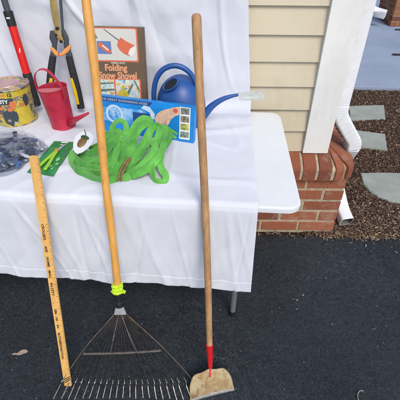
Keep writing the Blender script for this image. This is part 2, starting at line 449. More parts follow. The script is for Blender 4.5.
# brick base
bm = BM(); mb = BM(); CH = .0735; bl, mj = .200, .014
def brick(bm, x0, x1, y0, y1, z0, z1, M=None, j=.0012, bev=.0025):
    r = lambda: random.uniform(-j * 1.8, j * 1.8)
    vs_ = box(bm, ((x0 + x1) / 2 + r(), (y0 + y1) / 2 + r(), (z0 + z1) / 2), (x1 - x0, y1 - y0, z1 - z0), M, bevel=bev)
for row in range(5):
    z0 = .012 + row * CH; z1 = z0 + CH - mj
    # front courses from the corner to the left
    x = BX; first = True
    while x > XL:
        L = (.098 if (first and row % 2) else bl)
        brick(bm, max(x - L, XL), x, BY, BY + .09, z0, z1); x -= L + mj; first = False
    y = BY + .09 + mj; first = True
    while y < YB:
        L = (.098 if (first and not row % 2) else bl)
        brick(bm, BX - .09, BX, y, min(y + L, YB), z0, z1); y += L + mj; first = False
box(mb, ((XL + BX - .007) / 2, BY + .005 + .06, .19), (BX - .004 - XL, .124, .40))
box(mb, (BX - .007 - .06, (BY + .13 + YB) / 2, .19), (.124, YB - BY - .13, .40))
# rowlock cap: sloping bricks on edge, fanned at the corner
zt, zn = .500, .455; cap_h = .075
NX, NY = .806, BY - .028
slope = math.atan2(zt - zn, SY - NY)
wb = .066
tsl = math.tan(slope)
def capbrick(bm, base, w_, ln, rotz, taper=0):
    j_ = random.uniform(-.0015, .0015)
    q = [(0, -.080)] + [(.024 - .024 * math.cos(R(t_)), -.026 + .026 * math.sin(R(t_)) + .008 * (t_ / 90)) for t_ in (0, 15, 30, 45, 60, 72)] + [(.032, .032 * tsl - .0015), (ln, tsl * ln), (ln, -.080)]
    pm = BM(); prism(pm, q, w_, Matrix(((0, 0, 1, -w_ / 2), (1, 0, 0, j_), (0, 1, 0, j_), (0, 0, 0, 1))))
    bmesh.ops.bevel(pm, geom=[e for e in pm.edges if abs(e.verts[0].co.x - e.verts[1].co.x) < 1e-5], offset=.0025, segments=1, affect='EDGES')
    for v_ in pm.verts: v_.co.x *= 1 - taper * v_.co.y / ln
    bmesh.ops.transform(pm, matrix=Matrix.Translation(base) @ Matrix.Rotation(rotz, 4, 'Z'), verts=pm.verts)
    bmesh.ops.recalc_face_normals(pm, faces=pm.faces)
    me = bpy.data.meshes.new('t'); pm.to_mesh(me); pm.free(); bm.from_mesh(me); bpy.data.meshes.remove(me)
x = NX - .139
while x > XL:
    capbrick(bm, Vector((x - wb / 2, NY, zn)), wb, .13, 0); x -= wb + mj
y = NY + .137
while y < YB:
    capbrick(bm, Vector((NX, y + wb / 2, zn)), wb, .145, R(90)); y += wb + mj
# corner fan
cc = Vector((NX - .139, NY + .137))
for a in (18, 45, 72):
    d = Vector((math.sin(R(a)), -math.cos(R(a)))); L = .152 if a == 45 else .140
    p_ = cc + d * L
    capbrick(bm, Vector((p_.x, p_.y, zn)), .050, L * .93, R(a), .60)
# mortar body under the cap, always a few millimetres behind the brick faces
def mprism(q, ln, M): prism(mb, q, ln, M)
qm = [(.005, -.079), (.004, -.020), (.014, -.006), (.13, tsl * .13 - .004), (.13, -.079)]
mprism(qm, NX - .139 - XL, Matrix(((0, 0, 1, XL), (1, 0, 0, NY), (0, 1, 0, zn), (0, 0, 0, 1))))
qm = [(.005, -.079), (.004, -.020), (.014, -.006), (.145, tsl * .145 - .004), (.145, -.079)]
mprism(qm, YB - NY - .137, Matrix(((0, -0, 0, 0), (0, 0, 1, NY + .137), (0, 1, 0, zn), (0, 0, 0, 1))) + Matrix(((-1, 0, 0, NX), (0, 0, 0, 0), (0, 0, 0, 0), (0, 0, 0, 0))))
lathe(mb, [(.134, -.079), (.1345, -.020), (.126, -.007), (.02, .040)], 32, M=Matrix.Translation((cc.x, cc.y, zn)))
base = child('brick_base', bm, m_brick)
child('mortar', mb, m_mortar, parent=base)

# downspout
def rounded(wx, wy, r=.012, k=3):
    o_ = []
    for (sx, sy, a0) in ((1, 1, 0), (-1, 1, 90), (-1, -1, 180), (1, -1, 270)):
        for i in range(k + 1):
            a = R(a0 + 90 * i / k); o_.append((sx * (wx / 2 - r) + r * math.cos(a), sy * (wy / 2 - r) + r * math.sin(a)))
    return o_
ds = thing('downspout', 'white rectangular metal downspout bending out round the brick base', 'downspout', (.80, 1.80, 0))
def dchild(name, bm, m, smooth=False):
    o = obj(name, bm, m, None, smooth); o.parent = ds; o.matrix_parent_inverse = Matrix.Translation(-ds.location); return o
def corrug(path, n_=60, amp=.035):
    out = [];
    return out
Yd = 1.80
bm = BM(); tube_sec = rounded(.066, .078)
up_path = [Vector((.690, Yd, 2.85)), Vector((.690, Yd, .70))]
sweep(bm, up_path, tube_sec, side=(1, 0, 0)); smooth_angle(dchild('pipe', bm, m_gutter))
def elbow(pts, name, crimps=True, sec=rounded(.070, .082), open_end=False, m=m_gutter):
    bm = BM(); path = catmull(pts, 14)
    sc = []
    for i, _ in enumerate(path):
        t = i / (len(path) - 1); cr = .009 * math.sin(i * 1.35) if crimps and .05 < t < .95 else 0
        sc.append((1 + cr, 1 + cr))
    sweep(bm, path, sec, side=(1, 0, 0), scales=sc, cap=not open_end)
    return smooth_angle(dchild(name, bm, m), 60)
elbow([(.690, Yd, .72), (.692, Yd, .685), (.712, Yd, .645), (.762, Yd, .575), (.798, Yd, .525), (.806, Yd, .485)], 'elbow')
bm = BM(); sweep(bm, [Vector((.806, Yd, .49)), Vector((.806, 1.86, .38)), Vector((.806, 1.97, .25))], tube_sec, side=(1, 0, 0)); smooth_angle(dchild('pipe', bm, m_gutter))
bm = BM(); path = catmull([(.806, 1.975, .245), (.820, 1.86, .145), (.832, 1.76, .082), (.845, 1.685, .054)], 10)
sweep(bm, path, rounded(.072, .074, .014), side=(1, 0, 0), cap=False)
e = smooth_angle(dchild('outlet', bm, [m_gutter, m_gutter_shade]), 50)
md = e.modifiers.new('s', 'SOLIDIFY'); md.thickness = .0022; md.offset = -1; md.material_offset = 1
# porch things far behind
pier = thing('brick_column', 'dark brick porch column standing on the shaded concrete', 'column', (3.15, 6.55, .045))
bm = BM(); mb = BM()
for row in range(36):
    z0 = .004 + row * .0735
    for i in range(3):
        off = 0 if row % 2 else -.1
        for s in (0, 1):
            x0 = -.30 + i * .214 + off
            a, b = max(-.30, x0), min(.30, x0 + .203)
            if b - a > .03: brick(bm, a, b, (-.30, .21)[s], (-.21, .30)[s], z0, z0 + .0625)
            if b - a > .03: brick(bm, (-.302, .212)[s], (-.212, .302)[s], max(a, -.205), min(b, .205), z0, z0 + .0625)
box(mb, (0, 0, 1.33), (.588, .588, 2.65))
o = obj('brickwork', bm, m_pbrick, pier); obj('mortar', mb, m_mortar, pier)
bm = BM(); mb = BM()
for row in range(9):
    z0 = .05 + row * .0735
    for i in range(12):
        x0 = 3.3 + i * .214 + (.107 if row % 2 else 0); brick(bm, x0, x0 + .203, 9.6, 9.69, z0, z0 + .0625)
box(mb, (4.6, 9.66, .37), (2.6, .09, .66))
bw = thing('brick_wall', 'low brown brick wall behind the porch column', 'wall', (0, 0, 0))
obj('brickwork', bm, m_pbrick, bw); obj('mortar', mb, m_mortar, bw)
# white downspout foot at far end of house
bm = BM()
p0 = aty(372, 19, 6.35)
sweep(bm, catmull([(p0.x - .12, 6.35, 1.4), (p0.x - .12, 6.35, .55), (p0.x - .10, 6.33, .36), (p0.x - .02, 6.30, .25), (p0.x + .12, 6.2, .22)], 8), rounded(.09, .11), side=(1, 0, 0))
bmesh.ops.recalc_face_normals(bm, faces=bm.faces)
box(bm, (p0.x - .12, 6.35, .20), (.06, .06, .34))
tag(obj('drain_spout', bm, m_gutter), 'small white spout on a post at the far porch edge', 'spout')
# dark scraps on the concrete
bm = BM()
for (px, py, L) in ((397, 55, .13), (399, 30, .12)):
    c_ = atz(px, py, .047)
    q = [(L * .5 * math.cos(t) * (1 + .3 * noise.noise(Vector((t, px, 0)))), L * .2 * math.sin(t) * (1 + .5 * noise.noise(Vector((t * 2, py, 0))))) for t in [i * math.pi / 10 for i in range(20)]]
    b_ = BM(); prism(b_, q, .012, Matrix.Translation((c_.x, c_.y, .046)))
    o = obj('fallen_leaf', b_, M_('dark_wet_leaf', (.02, .02, .022), .6))
    tag(o, 'dark fallen leaf on the concrete tinted blue grey for shade, ' + ('nearer one' if py > 50 else 'one nearest the brick column'), 'leaf', 'dark leaves on the concrete')

# ------------------------------------------------------------------ folding table
TA = R(-3.2); FR = Vector((.325, .946, 0)); TW, TD, TZ = 1.52, .708, .742
ux = Vector((math.cos(TA), math.sin(TA), 0)); uy = Vector((-math.sin(TA), math.cos(TA), 0))
def tp(a, b, z): return FR - ux * a + uy * b + Vector((0, 0, z))   # a leftwards from right edge, b back from front edge
tab = thing('folding_table', 'white plastic folding table, its bare end showing beside the brick base', 'table', FR, (0, 0, TA))
bm = BM()
def rrect(w_, d_, r, k=8):
    o_ = []
    for (cx, cy, a0) in ((-r, d_ - r, 0), (-w_ + r, d_ - r, 90), (-w_ + r, r, 180), (-r, r, 270)):
        for i in range(k + 1):
            a = R(a0 + 90 * i / k); o_.append((cx + r * math.cos(a), cy + r * math.sin(a)))
    return o_
prism(bm, rrect(TW, TD, .045), .032, Matrix.Translation((0, 0, TZ - .032)))
es = [e for e in bm.edges if len(set(round(v.co.z, 4) for v in e.verts)) == 1]
bmesh.ops.bevel(bm, geom=es, offset=.009, segments=4, affect='EDGES')
smooth_angle(obj('tabletop', bm, m_table, tab), 30)
for (a, b) in ((-.178, .13), (-.178, TD - .10), (-TW + .2, .13), (-TW + .2, TD - .10)):
    bm = BM(); tube(bm, [(a, b, 0.02), (a, b, TZ - .033)], .0125, 16); l_ = smooth_angle(obj('leg', bm, m_leg, tab))
    bm = BM(); lathe(bm, [(.0145, 0), (.016, .006), (.015, .03)], 16, M=Matrix.Translation((a, b, 0))); f_ = obj('foot', bm, m_black, l_)
for a in (-.178, -TW + .2):
    
    for z in (.20, .62):
        bm = BM(); tube(bm, [(a, .142, z), (a, TD - .112, z)], .010, 12); obj('crossbar', bm, m_leg, tab)
# ------------------------------------------------------------------ tablecloth
def clothz(a, b):
    q = Vector((a * 3, b * 3, 1)); w_ = .0045 * max(0, .10 - abs(noise.noise(Vector((a * 2.6 + b * 1.4, b * 2.0 - a * .8, 61))))) / .10 + .0030 * max(0, .08 - abs(noise.noise(Vector((a * 3.6 - b * 1.6, b * 2.0 + a * .5, 91))))) / .08 + noise.noise(q) * .0022 + abs(noise.noise(Vector((a * 5 + b * 3, b * 6 - a, 4)))) * .0035
    return TZ + .0034 + max(0, w_)
DROP = .375
bm = BM(); NA, NB, NH, NW = 300, 150, 110, 150
A0, A1 = .141, 1.50; RF = .055; ZTOP = 2.05
BB = TD - .004
rows = []
def wallfold(a, z):
    h = z - TZ; k = min(1, h * 4)
    f = .012 * noise.noise(Vector((a * 4.2 + z * .8, z * .9, 3))) + .016 * abs(noise.noise(Vector((a * 2.8 - z * 1.6, z * 1.5, 6)))) + .0025 * noise.noise(Vector((a * 16, z * 5, 8)))
    f += .010 * max(0, .06 - abs(noise.noise(Vector((a * 3.2 - z * .8, z * 1.1 + a * .6, 151))))) / .06 + .008 * max(0, .2 - abs(noise.noise(Vector((a * 3 + z * 1.2, z * 2.0 - a * 1.5, 51))))) / .2 + .008 * abs(noise.noise(Vector((a * 6 + z * 3, z * 3 - a * 3, 11)))) + .004 * abs(noise.noise(Vector((a * 11 - z * 9, z * 6 + a * 5, 31))))
    return f * k
for i in range(NA + 1):
    col = []; u_ = i / NA
    for j in range(NW):                                   # upright part
        z = ZTOP - (ZTOP - TZ - RF) * j / NW
        a0 = A0 - .003 + (z - TZ) * .10 + .003 * noise.noise(Vector((z * 6, 1, 1))); a = a0 + (A1 - a0) * u_
        col.append(tp(a, BB - wallfold(a, z) * min(1, u_ * 6 + .15) + min(.012, (z - TZ) * .03), z))
    for j in range(8):                                    # rounded foot of the upright part
        t = (j + .5) / 8 * math.pi / 2
        a0 = A0 - .003; a = a0 + (A1 - a0) * u_
        col.append(tp(a, BB - RF + RF * math.cos(t), TZ + .003 + RF - RF * math.sin(t)))
    for j in range(NB + NH + 1):
        if j <= NB:
            t = j / NB; b = (BB - RF) * (1 - t)
            a0 = A0 - .003 + t * .003; a = a0 + (A1 - a0) * u_
            wav = .003 * noise.noise(Vector((b * 6, 0, 7))) * (1 - u_)
            z = clothz(a, b)
            if b < .016: z -= (.016 - b) ** 2 / .036
            col.append(tp(a + wav, b, z))
        else:
            s = (j - NB) / NH
            d_end = DROP * (1 + .03 * (1 - u_) ** 3 - .02 * u_); d = s * d_end
            a0 = A0 - .010 * s; a = a0 + (A1 - a0) * u_
            am = .0015 + .012 * s ** 1.3
            f = noise.noise(Vector((a * 6.0 + .5 * s, s * .7, 2))) * 1.0 + .6 * abs(noise.noise(Vector((a * 9 - s * 2.5, s * 1.1, 9)))) + .16 * noise.noise(Vector((a * 30, s * 5, 5)))
            out = .004 + am * (f + .45) + .003 * math.sin(min(1, s * 8) * 1.57)
            cw = lambda fq, sh, sd, wd: max(0, wd - abs(noise.noise(Vector((a * fq + s * sh, s * .35, sd))))) / wd
            out += .0030 * noise.noise(Vector((a * 9, s * 1.2, 12))) + (.0034 * cw(4.2, .25, 15, .07) - .0030 * cw(6.1, -.3, 45, .06) + .0022 * cw(9.5, .5, 75, .10)) * min(1, s * 4)
            if s > .875: out += .0012
            if .868 < s < .880: out -= .0008
            rr = min(d, .016) / .016
            col.append(tp(a, 0, clothz(a, 0) - .0072 - max(0, d)) - uy * (out * (.2 + .8 * rr)))
    rows.append([bm.verts.new(p_) for p_ in col])
for i in range(NA):
    for j in range(len(rows[0]) - 1): bm.faces.new((rows[i][j], rows[i][j + 1], rows[i + 1][j + 1], rows[i + 1][j]))
tc = obj('white_sheet', bm, m_cloth, None, True)
md = tc.modifiers.new('s', 'SOLIDIFY'); md.thickness = .0012; md.offset = -1
tag(tc, 'white cotton sheet hung against the siding and draped over the table front', 'sheet')
# ------------------------------------------------------------------ items: tabletop height TT, table frame directions ux (right), uy (back)
TT = TZ + .006
def leanpt(x0, dirx, y0, k, z): return Vector((x0 + dirx * z, y0 + k * z, z))
# --- yardstick
A = atz(68.5, 385, .0); EY = tp((FR.x - (-.485)) / math.cos(TA), 0, 0).y - .024
B = Vector((-.507, EY, TZ + .004)); dv = (B - A).normalized(); nrm = Vector((0, -1, 0)); nrm = (nrm - dv * nrm.dot(dv)).normalized()
YL, YW, YT = .925, .0285, .0055
xx = dv.cross(nrm) * 1.0     # width axis
if xx.x < 0: xx = -xx
MY = Matrix((dv, xx, dv.cross(xx))).transposed().to_4x4(); MY.translation = A
if MY.col[2].xyz.dot(nrm) < 0: MY = Matrix((dv, xx, -dv.cross(xx))).transposed().to_4x4(); MY.translation = A
ys = thing('yardstick', 'wooden yardstick with dark stamped lettering leaning on the table beside the rake', 'yardstick', A)
def pch(par, name, bm, m, smooth=False, ang=None):
    o = obj(name, bm, m, None, smooth); o.parent = par; o.matrix_parent_inverse = par.matrix_basis.inverted()
    if ang: smooth_angle(o, ang)
    return o
bm = BM()
pts_ = [(0, -YW / 2 + .004), (.004, -YW / 2)] + [(YL * t, -YW / 2) for t in (.25, .5, .75)] + [(YL - .006, -YW / 2), (YL, -YW / 2 + .006), (YL, YW / 2 - .006), (YL - .006, YW / 2)] + [(YL * t, YW / 2) for t in (.75, .5, .25)] + [(.004, YW / 2), (0, YW / 2 - .004)]
prism(bm, pts_, YT, MY)
pch(ys, 'stick', bm, m_yard)
if True:
    bm = BM()
    # ticks along the right hand edge
    for k in range(1, 288):
        L = .0075 if k % 8 == 0 else (.0045 if k % 4 == 0 else .003)
        if k % 2: continue
        u = YL - k * .003175
        if u < .012: break
        box(bm, (u, YW / 2 - L / 2 - .0003, YT + .0001), (.0007 if k % 8 else .0011, L, .0006), MY)
    def ytext(s_, y0, y1, bold=.0004):
        # place a word between two photo rows
        def u_at(py):
            lo, hi = 0, YL
            for _ in range(30):
                m_ = (lo + hi) / 2; p_ = MY @ Vector((m_, 0, YT)); q_ = CM.transposed() @ (p_ - Vector((0, 0, H)))
                y_ = 200 + 385 * q_.y / q_.z
                if y_ > py: lo = m_
                else: hi = m_
            return lo
        a, b = u_at(y0), u_at(y1); L = abs(a - b)
        b = BM(); text_bm(b, s_, .0112, Matrix.Identity(4), .0003, 'LEFT', bold)
        x0_ = min(v_.co.x for v_ in b.verts); x1_ = max(v_.co.x for v_ in b.verts); k_ = min(1.35, L / (x1_ - x0_))
        for v_ in b.verts: v_.co.x = (v_.co.x - x0_) * k_
        bmesh.ops.transform(b, matrix=MY @ Matrix.Translation((a, -.0045, YT + .0001)) @ Matrix.Rotation(R(180), 4, 'Z') @ Matrix.Diagonal((1, -1, 1, 1)), verts=b.verts)
        me = bpy.data.meshes.new('t'); b.to_mesh(me); b.free(); bm.from_mesh(me); bpy.data.meshes.remove(me)
    for s_, a, b in (('CROUSE\'S', 224, 240), ('AND', 246, 252.5), ('HOME', 257, 267), ('MALL', 270.5, 278.5), ('IN CITY', 283, 296), ('.', 303, 304), ('286', 309, 315), ('142', 317, 321), ('IN', 325, 328.5), ('RUTHERFORDTON', 333, 359)):
        ytext(s_, a, b)
    for k in range(3):
        q = [(0, 0), (.0045, 0), (.0205, .0255), (.016, .0255)]
        prism(bm, [(x_ + .014 + k * .0085, y_ - .0128) for x_, y_ in q], .0006, MY @ Matrix.Translation((0, 0, YT - .0001)))
    pch(ys, 'lettering', bm, m_ink)
# --- rake
def tablefront(x): return tp((FR.x - x) / math.cos(TA), 0, 0).y
K = .262; RT = Vector((-.250, .730, .0))
RB = Vector((-.2635, .745, 0))
def on_lean(px, py, y0, k):
    d = ray(px, py); t = (y0 + k * H) / (d.y - k * d.z); return Vector((0, 0, H)) + d * t
yk = tablefront(-.27) - .030; K = (yk - .745) / (TZ)
f_top = on_lean(117.5, 288, .745, K); h_top = on_lean(85, -14, .745, K)
axis = (h_top - f_top).normalized(); f_bot = f_top - axis * .145
rk = thing('leaf_rake', 'metal fan leaf rake with long wooden handle and lime tape, leaning on the table', 'rake', atz(119, 392, 0))
hp = [f_top - axis * .02 + (h_top - f_top + axis * .02) * t for t in [i / 30 for i in range(31)]]
for i, p_ in enumerate(hp): hp[i] = p_ + Vector((.0015 * math.sin(i * .35), .0015 * math.cos(i * .3), 0))
bm = BM(); tube(bm, hp, .0128, 20, radii=[.0125 + .0004 * math.sin(i * .8) for i in range(31)])
pch(rk, 'handle', bm, m_rakewood, True, 50)
bm = BM(); pth = [f_top + axis * (-.018 + .036 * i / 8) for i in range(9)]
rings = sweep(bm, pth, circ(1, 18), scales=[(.0185 + .003 * math.sin(i * 2.1),) * 2 for i in range(9)])
for v_ in bm.verts: v_.co += Vector((noise.noise(v_.co * 80), noise.noise(v_.co * 80 + Vector((9, 0, 0))), noise.noise(v_.co * 90 + Vector((0, 9, 0))))) * .004
for f_ in ((.012, .4), (-.006, -.5)):
    box(bm, (0, 0, 0), (.020, .004, .013), Matrix.Translation(f_top + Vector((f_[0] * 1.6, -.012, -.004))) @ Matrix.Rotation(f_[1], 4, 'Y'))
pch(rk, 'tape_wrap', bm, m_lime)
bm = BM(); lathe(bm, [(.0145, 0), (.0145, .018), (.0125, .02), (.0125, .045), (.0150, .047), (.0150, .058)], 24, M=frame(f_top - axis * .076, Vector((1, 0, 0)), axis))
pch(rk, 'ferrule', bm, m_black, True, 30)
fan = Vector((1, 0, 0)); fan = (fan - axis * fan.dot(axis)).normalized(); back = axis.cross(fan)
if back.y < 0: back = -back
s0 = f_top - axis * .070; s1 = f_top - axis * .112
bm = BM()
top = [s0 + fan * x * .0105 + back * y * .006 for x, y in ((-1, -1), (1, -1), (1, 1), (-1, 1))]; bot = [s1 + fan * x * .0225 + back * y * .0045 for x, y in ((-1, -1), (1, -1), (1, 1), (-1, 1))]
tv = [bm.verts.new(p_) for p_ in top]; bv = [bm.verts.new(p_) for p_ in bot]
bm.faces.new(tv[::-1]); bm.faces.new(bv)
for i in range(4): bm.faces.new((tv[i], tv[(i + 1) % 4], bv[(i + 1) % 4], bv[i]))
bmesh.ops.bevel(bm, geom=list(bm.edges), offset=.002, segments=2, affect='EDGES')
pch(rk, 'socket', bm, m_galv)
# tines
NT = 22
m_rust, n = mat('bronze_outer_tine', rough=.45, metal=.5)
n.col(n.ramp(n.noise(40, 5, .7), [(.35, (.16, .10, .06)), (.65, (.34, .24, .16))]))
LB = (s1.z - .036) / axis.z     # distance along the lean from the socket to the bend
cbar = .545
for i in range(NT):
    t = -1 + 2 * i / (NT - 1)
    a = s1 + fan * (.019 * t) + axis * .004; ln = LB * (1 - .035 * t * t * -1)
    spread = (.232 + random.uniform(-.003, .003)) * t + .010 * t ** 3
    bend = s1 - axis * LB + fan * spread + axis * (.012 * t * t)
    mid_ = a.lerp(bend, .5) + fan * (.010 * t)
    tip = Vector((bend.x + .034 * t + random.uniform(-.002, .002), bend.y - .052 - .010 * abs(t) + random.uniform(-.003, .003), .0018))
    pth = catmull([a, mid_, bend, bend.lerp(tip, .35) + Vector((0, -.004, .003)), tip], 5)
    split = 10
    bm = BM(); sweep(bm, pth[:split + 1], [(-.0013, -.0007), (.0013, -.0007), (.0013, .0007), (-.0013, .0007)], side=fan)
    o = pch(rk, 'tine', bm, m_rust if i in (0, NT - 1) else m_tine)
    bm = BM(); sweep(bm, pth[split:], [(-.00142, -.00072), (.00142, -.00072), (.00142, .00072), (-.00142, .00072)], side=fan)
    q = obj('tip', bm, m_bright); q.parent = o  # tips face up and catch light; that paleness is put into their steel
# crossbar, springs
cb = s1 - axis * (LB * cbar); wcb = .145
bm = BM(); pth = [cb + fan * (wcb * x - .008) + axis * (.007 * x - .004) + back * (-.004) + axis * (.004 * x * x) for x in (-1, -.5, 0, .5, 1)]
sweep(bm, pth, [(-.0048, -.0015), (.0048, -.0015), (.0058, .0035), (.0048, .0035), (.0038, .0005), (-.0048, .0005)], side=axis)
pch(rk, 'crossbar', bm, m_bar)
for sgn in (-1, 1):
    bm = BM(); a = s1 + fan * (.006 * sgn) - back * .006; b = cb + fan * (.050 * sgn) - back * .008
    k_ = a.lerp(b, .55)
    tube(bm, catmull([a, k_ - back * .006, b], 8), .0016, 8)
    box(bm, (0, 0, 0), (.004, .003, .030), frame(k_ - back * .006, fan, -back) @ Matrix.Rotation(R(90 + 0), 4, 'X') @ Matrix.Rotation(R(0), 4, 'X') @ Matrix.Rotation(sgn * .25, 4, 'Y'))
    pch(rk, 'brace_spring', bm, m_bright)
# --- hoe
y0 = .760; xk = .02; yk = tablefront(xk) - .028; KH = (yk - y0) / TZ
ftop = on_lean(209.5, 346, y0, KH); htop = on_lean(197.5, 18, y0, KH); hax = (htop - ftop).normalized()
Lh = (htop - ftop).length
ho = thing('garden_hoe', 'worn wooden garden hoe with red collar and rusty scraper blade', 'hoe', atz(212, 392, 0))
bm = BM(); n_ = 44; pth = []; rr = []
for i in range(n_ + 1):
    t = i / n_; pth.append(ftop + hax * (Lh * t) + Vector((.003 * math.sin(t * 4.2), .003 * math.sin(t * 3 + 1), 0)))
    rr.append(.0112 + .0035 * (1 - t) * t * 1.2 + (.0015 if t > .9 else 0))
for q_, k_ in ((.004, .96), (.008, .80), (.0105, .55), (.0115, .20)): pth.append(ftop + hax * (Lh + q_) + (pth[n_] - ftop - hax * Lh)); rr.append(rr[n_] * k_)
tube(bm, pth, .012, 20, radii=rr); pch(ho, 'handle', bm, m_hoewood, True, 60)
bm = BM(); fb = ftop - hax * .105
tube(bm, [ftop + hax * .006, ftop, ftop - hax * .05, ftop - hax * .09, fb], .01, 20, radii=[.0133, .0133, .0115, .0095, .0085]); pch(ho, 'collar', bm, m_red, True, 40)
# blade
e0 = atz(190, 402, .004); e1 = atz(234.5, 390.5, .004); ed = (e1 - e0); bw_ = ed.length; ed.normalize()
nk = fb + Vector((0, -.004, .0))
mid_ = (e0 + e1) / 2
upv = (nk - mid_); upv = (upv - ed * upv.dot(ed)); bh = upv.length; upv.normalize(); bn = ed.cross(upv)
if bn.y > 0: bn = -bn
bm = BM(); NXg, NYg = 28, 16; vv = []
def outline(u):   # height fraction of the top outline at u in -1..1
    s_ = abs(u); return (1 - max(0, (s_ - .55) / .45) ** 2.6 * .42) * (.93 + .07 * math.exp(-(u / .22) ** 2))
for i in range(NXg + 1):
    u = -1 + 2 * i / NXg; r_ = []
    for j in range(NYg + 1):
        t = j / NYg; h_ = t * outline(u) * bh * .97
        wd = bw_ / 2 * (1 - .07 * t)
        p_ = mid_ + ed * (u * wd) + upv * h_ + bn * (-.004 + .004 * u * u + .006 * math.sin(t * 2.6)) 
        if j == 0: p_ += upv * (.0015 * noise.noise(Vector((u * 9, 0, 0))))
        r_.append(bm.verts.new(p_))
    vv.append(r_)
for i in range(NXg):
    for j in range(NYg): bm.faces.new((vv[i][j], vv[i + 1][j], vv[i + 1][j + 1], vv[i][j + 1]))
o = pch(ho, 'blade', bm, [m_blade, m_edge], True)
for p_ in o.data.polygons:
    if p_.index % NYg < 2 : p_.material_index = 1
md = o.modifiers.new('s', 'SOLIDIFY'); md.thickness = .0022; md.offset = 0
bm = BM(); tube(bm, catmull([fb + hax * .02, fb - hax * .002, mid_ + upv * bh * .70 + bn * .004], 6), .006, 12, radii=[.007] * 7 + [.006, .0055, .005, .0045, .004, .003]); pch(ho, 'neck', bm, m_red, True)
# ------------------------------------------------------------------ table items
m_canred, n = mat('red_enamel', rough=.42)
c = n.ramp(n.noise(14, 6, .65), [(.3, (.34, .008, .028)), (.7, (.50, .025, .06))])
n.col(n.mix(n.ramp(n.noise(70, 6, .8), [(.6, (0, 0, 0)), (.72, (.35,) * 3)]), c, (.50, .20, .22))); n.bump(n.noise(40, 4), .25, .003)
m_pink = M_('faded_red_enamel', (.50, .13, .15), .5, var=.2, vscale=50)
m_blue, n = mat('blue_plastic', rough=.42)
n.col(n.ramp(n.noise(5, 4, .6), [(.3, (.010, .060, .23)), (.7, (.018, .090, .30))])); n.bump(n.noise(150, 3), .08, .001)
m_inner_shade = M_('inner_shade', (.004, .006, .012), .8)  # near-black colour painted for the shade inside can and spout
# red watering can
RC = atz(61, 131, TT); RC.y += .045; RC.x = atz(61.5, 130, TT).x
rc = thing('watering_can', 'small red metal watering can with flat loop handle, standing by the paint can', 'watering can', RC, (0, R(-4), 0))
bm = BM(); lathe(bm, [(.0475, 0), (.050, .002), (.050, .006), (.0475, .008), (.0485, .05), (.0555, .165), (.0575, .167), (.0575, .171), (.0550, .171), (.0535, .165), (.046, .03)], 48, True, True)
obj('body', bm, m_canred, rc); smooth_angle(rc.children[0], 35)
bm = BM()      # half lid
q = [(.0545 * math.cos(t), .0545 * math.sin(t)) for t in [R(-165 + 150 * i / 20) for i in range(21)]]
q = [(x_, y_) for x_, y_ in [(.0545 * math.cos(R(190 + 160 * i / 24)), .0545 * math.sin(R(190 + 160 * i / 24))) for i in range(25)]]
prism(bm, q, .0015, Matrix.Translation((0, 0, .1685))); obj('lid', bm, m_pink, rc)
bm = BM(); pth = catmull([(-.056, .0, .150), (-.060, -.002, .185), (-.052, -.002, .222), (-.025, -.004, .243), (.005, -.008, .238), (.035, -.022, .205), (.052, -.030, .172), (.054, -.034, .148), (.050, -.032, .125)], 8)
sweep(bm, pth, [(-.0085, -.0012), (.0085, -.0012), (.0085, .0012), (-.0085, .0012)], side=(0, 1, 0)); obj('handle', bm, m_canred, rc)
bm = BM(); sp_end = atz(90.5, 115.5, TT + .085); sp_end = aty(90.5, 115.5, RC.y - .085) - RC
pth = [Vector((.030, -.022, .022)), sp_end * .5 + Vector((.030, -.022, .022)) * .5, sp_end]
tube(bm, pth, .01, 20, radii=[.016, .0095, .0042], cap=False); o = obj('spout', bm, m_canred, rc, True)
md = o.modifiers.new('s', 'SOLIDIFY'); md.thickness = .001
# paint can
m_can, n = mat('printed_can_label', rough=.35)
co_ = n.co()
vo_ = n.add('TexVoronoi'); vo_.inputs['Scale'].default_value = 30; n.link(co_, vo_.inputs['Vector'])
c = n.ramp(n.noise(34, 3, .6, .6), [(.0, (.04, .06, .08)), (.43, (.10, .13, .15)), (.465, (.46, .38, .07)), (.52, (.54, .44, .07)), (.545, (.48, .17, .08)), (.575, (.10, .13, .15)), (.62, (.16, .22, .30)), (.66, (.46, .46, .38))])
n.col(c)
m_yellow = M_('yellow_print', (.52, .41, .04), .4, var=.2, vscale=40)
m_charcoal = M_('charcoal_print', (.04, .055, .065), .45)
m_orange = M_('orange_print', (.62, .17, .06), .45)
m_white = M_('white_print', (.78, .78, .76), .45)
m_tin, n = mat('worn_tin_lid', rough=.4, metal=.3)
n.col(n.ramp(n.noise(22, 4, .6), [(.3, (.16, .20, .34)), (.45, (.42, .26, .30)), (.6, (.50, .34, .32)), (.72, (.52, .44, .12))]))
PC = aty(11, 126, 1.455); PC = atz(11, 127, TT); PC.y += .078
pc = thing('paint_can', 'round yellow labelled tin can with a metal lid at the left edge', 'can', PC)
bm = BM(); r0 = .083
lathe(bm, [(r0 - .002, 0), (r0 + .001, .001), (r0 + .001, .005), (r0 - .001, .007), (r0 - .001, .150), (r0 + .001, .152), (r0 + .002, .156), (r0, .159)], 64); smooth_angle(obj('body', bm, m_can, pc), 30)
bm = BM(); lathe(bm, [(r0 + .0005, .156), (r0 + .0005, .161), (r0 - .004, .1625), (r0 - .009, .159), (r0 - .012, .155), (r0 - .016, .156), (.050, .158), (.048, .161), (.03, .1605), (.001, .160)], 64); smooth_angle(obj('lid', bm, m_tin, pc), 25)
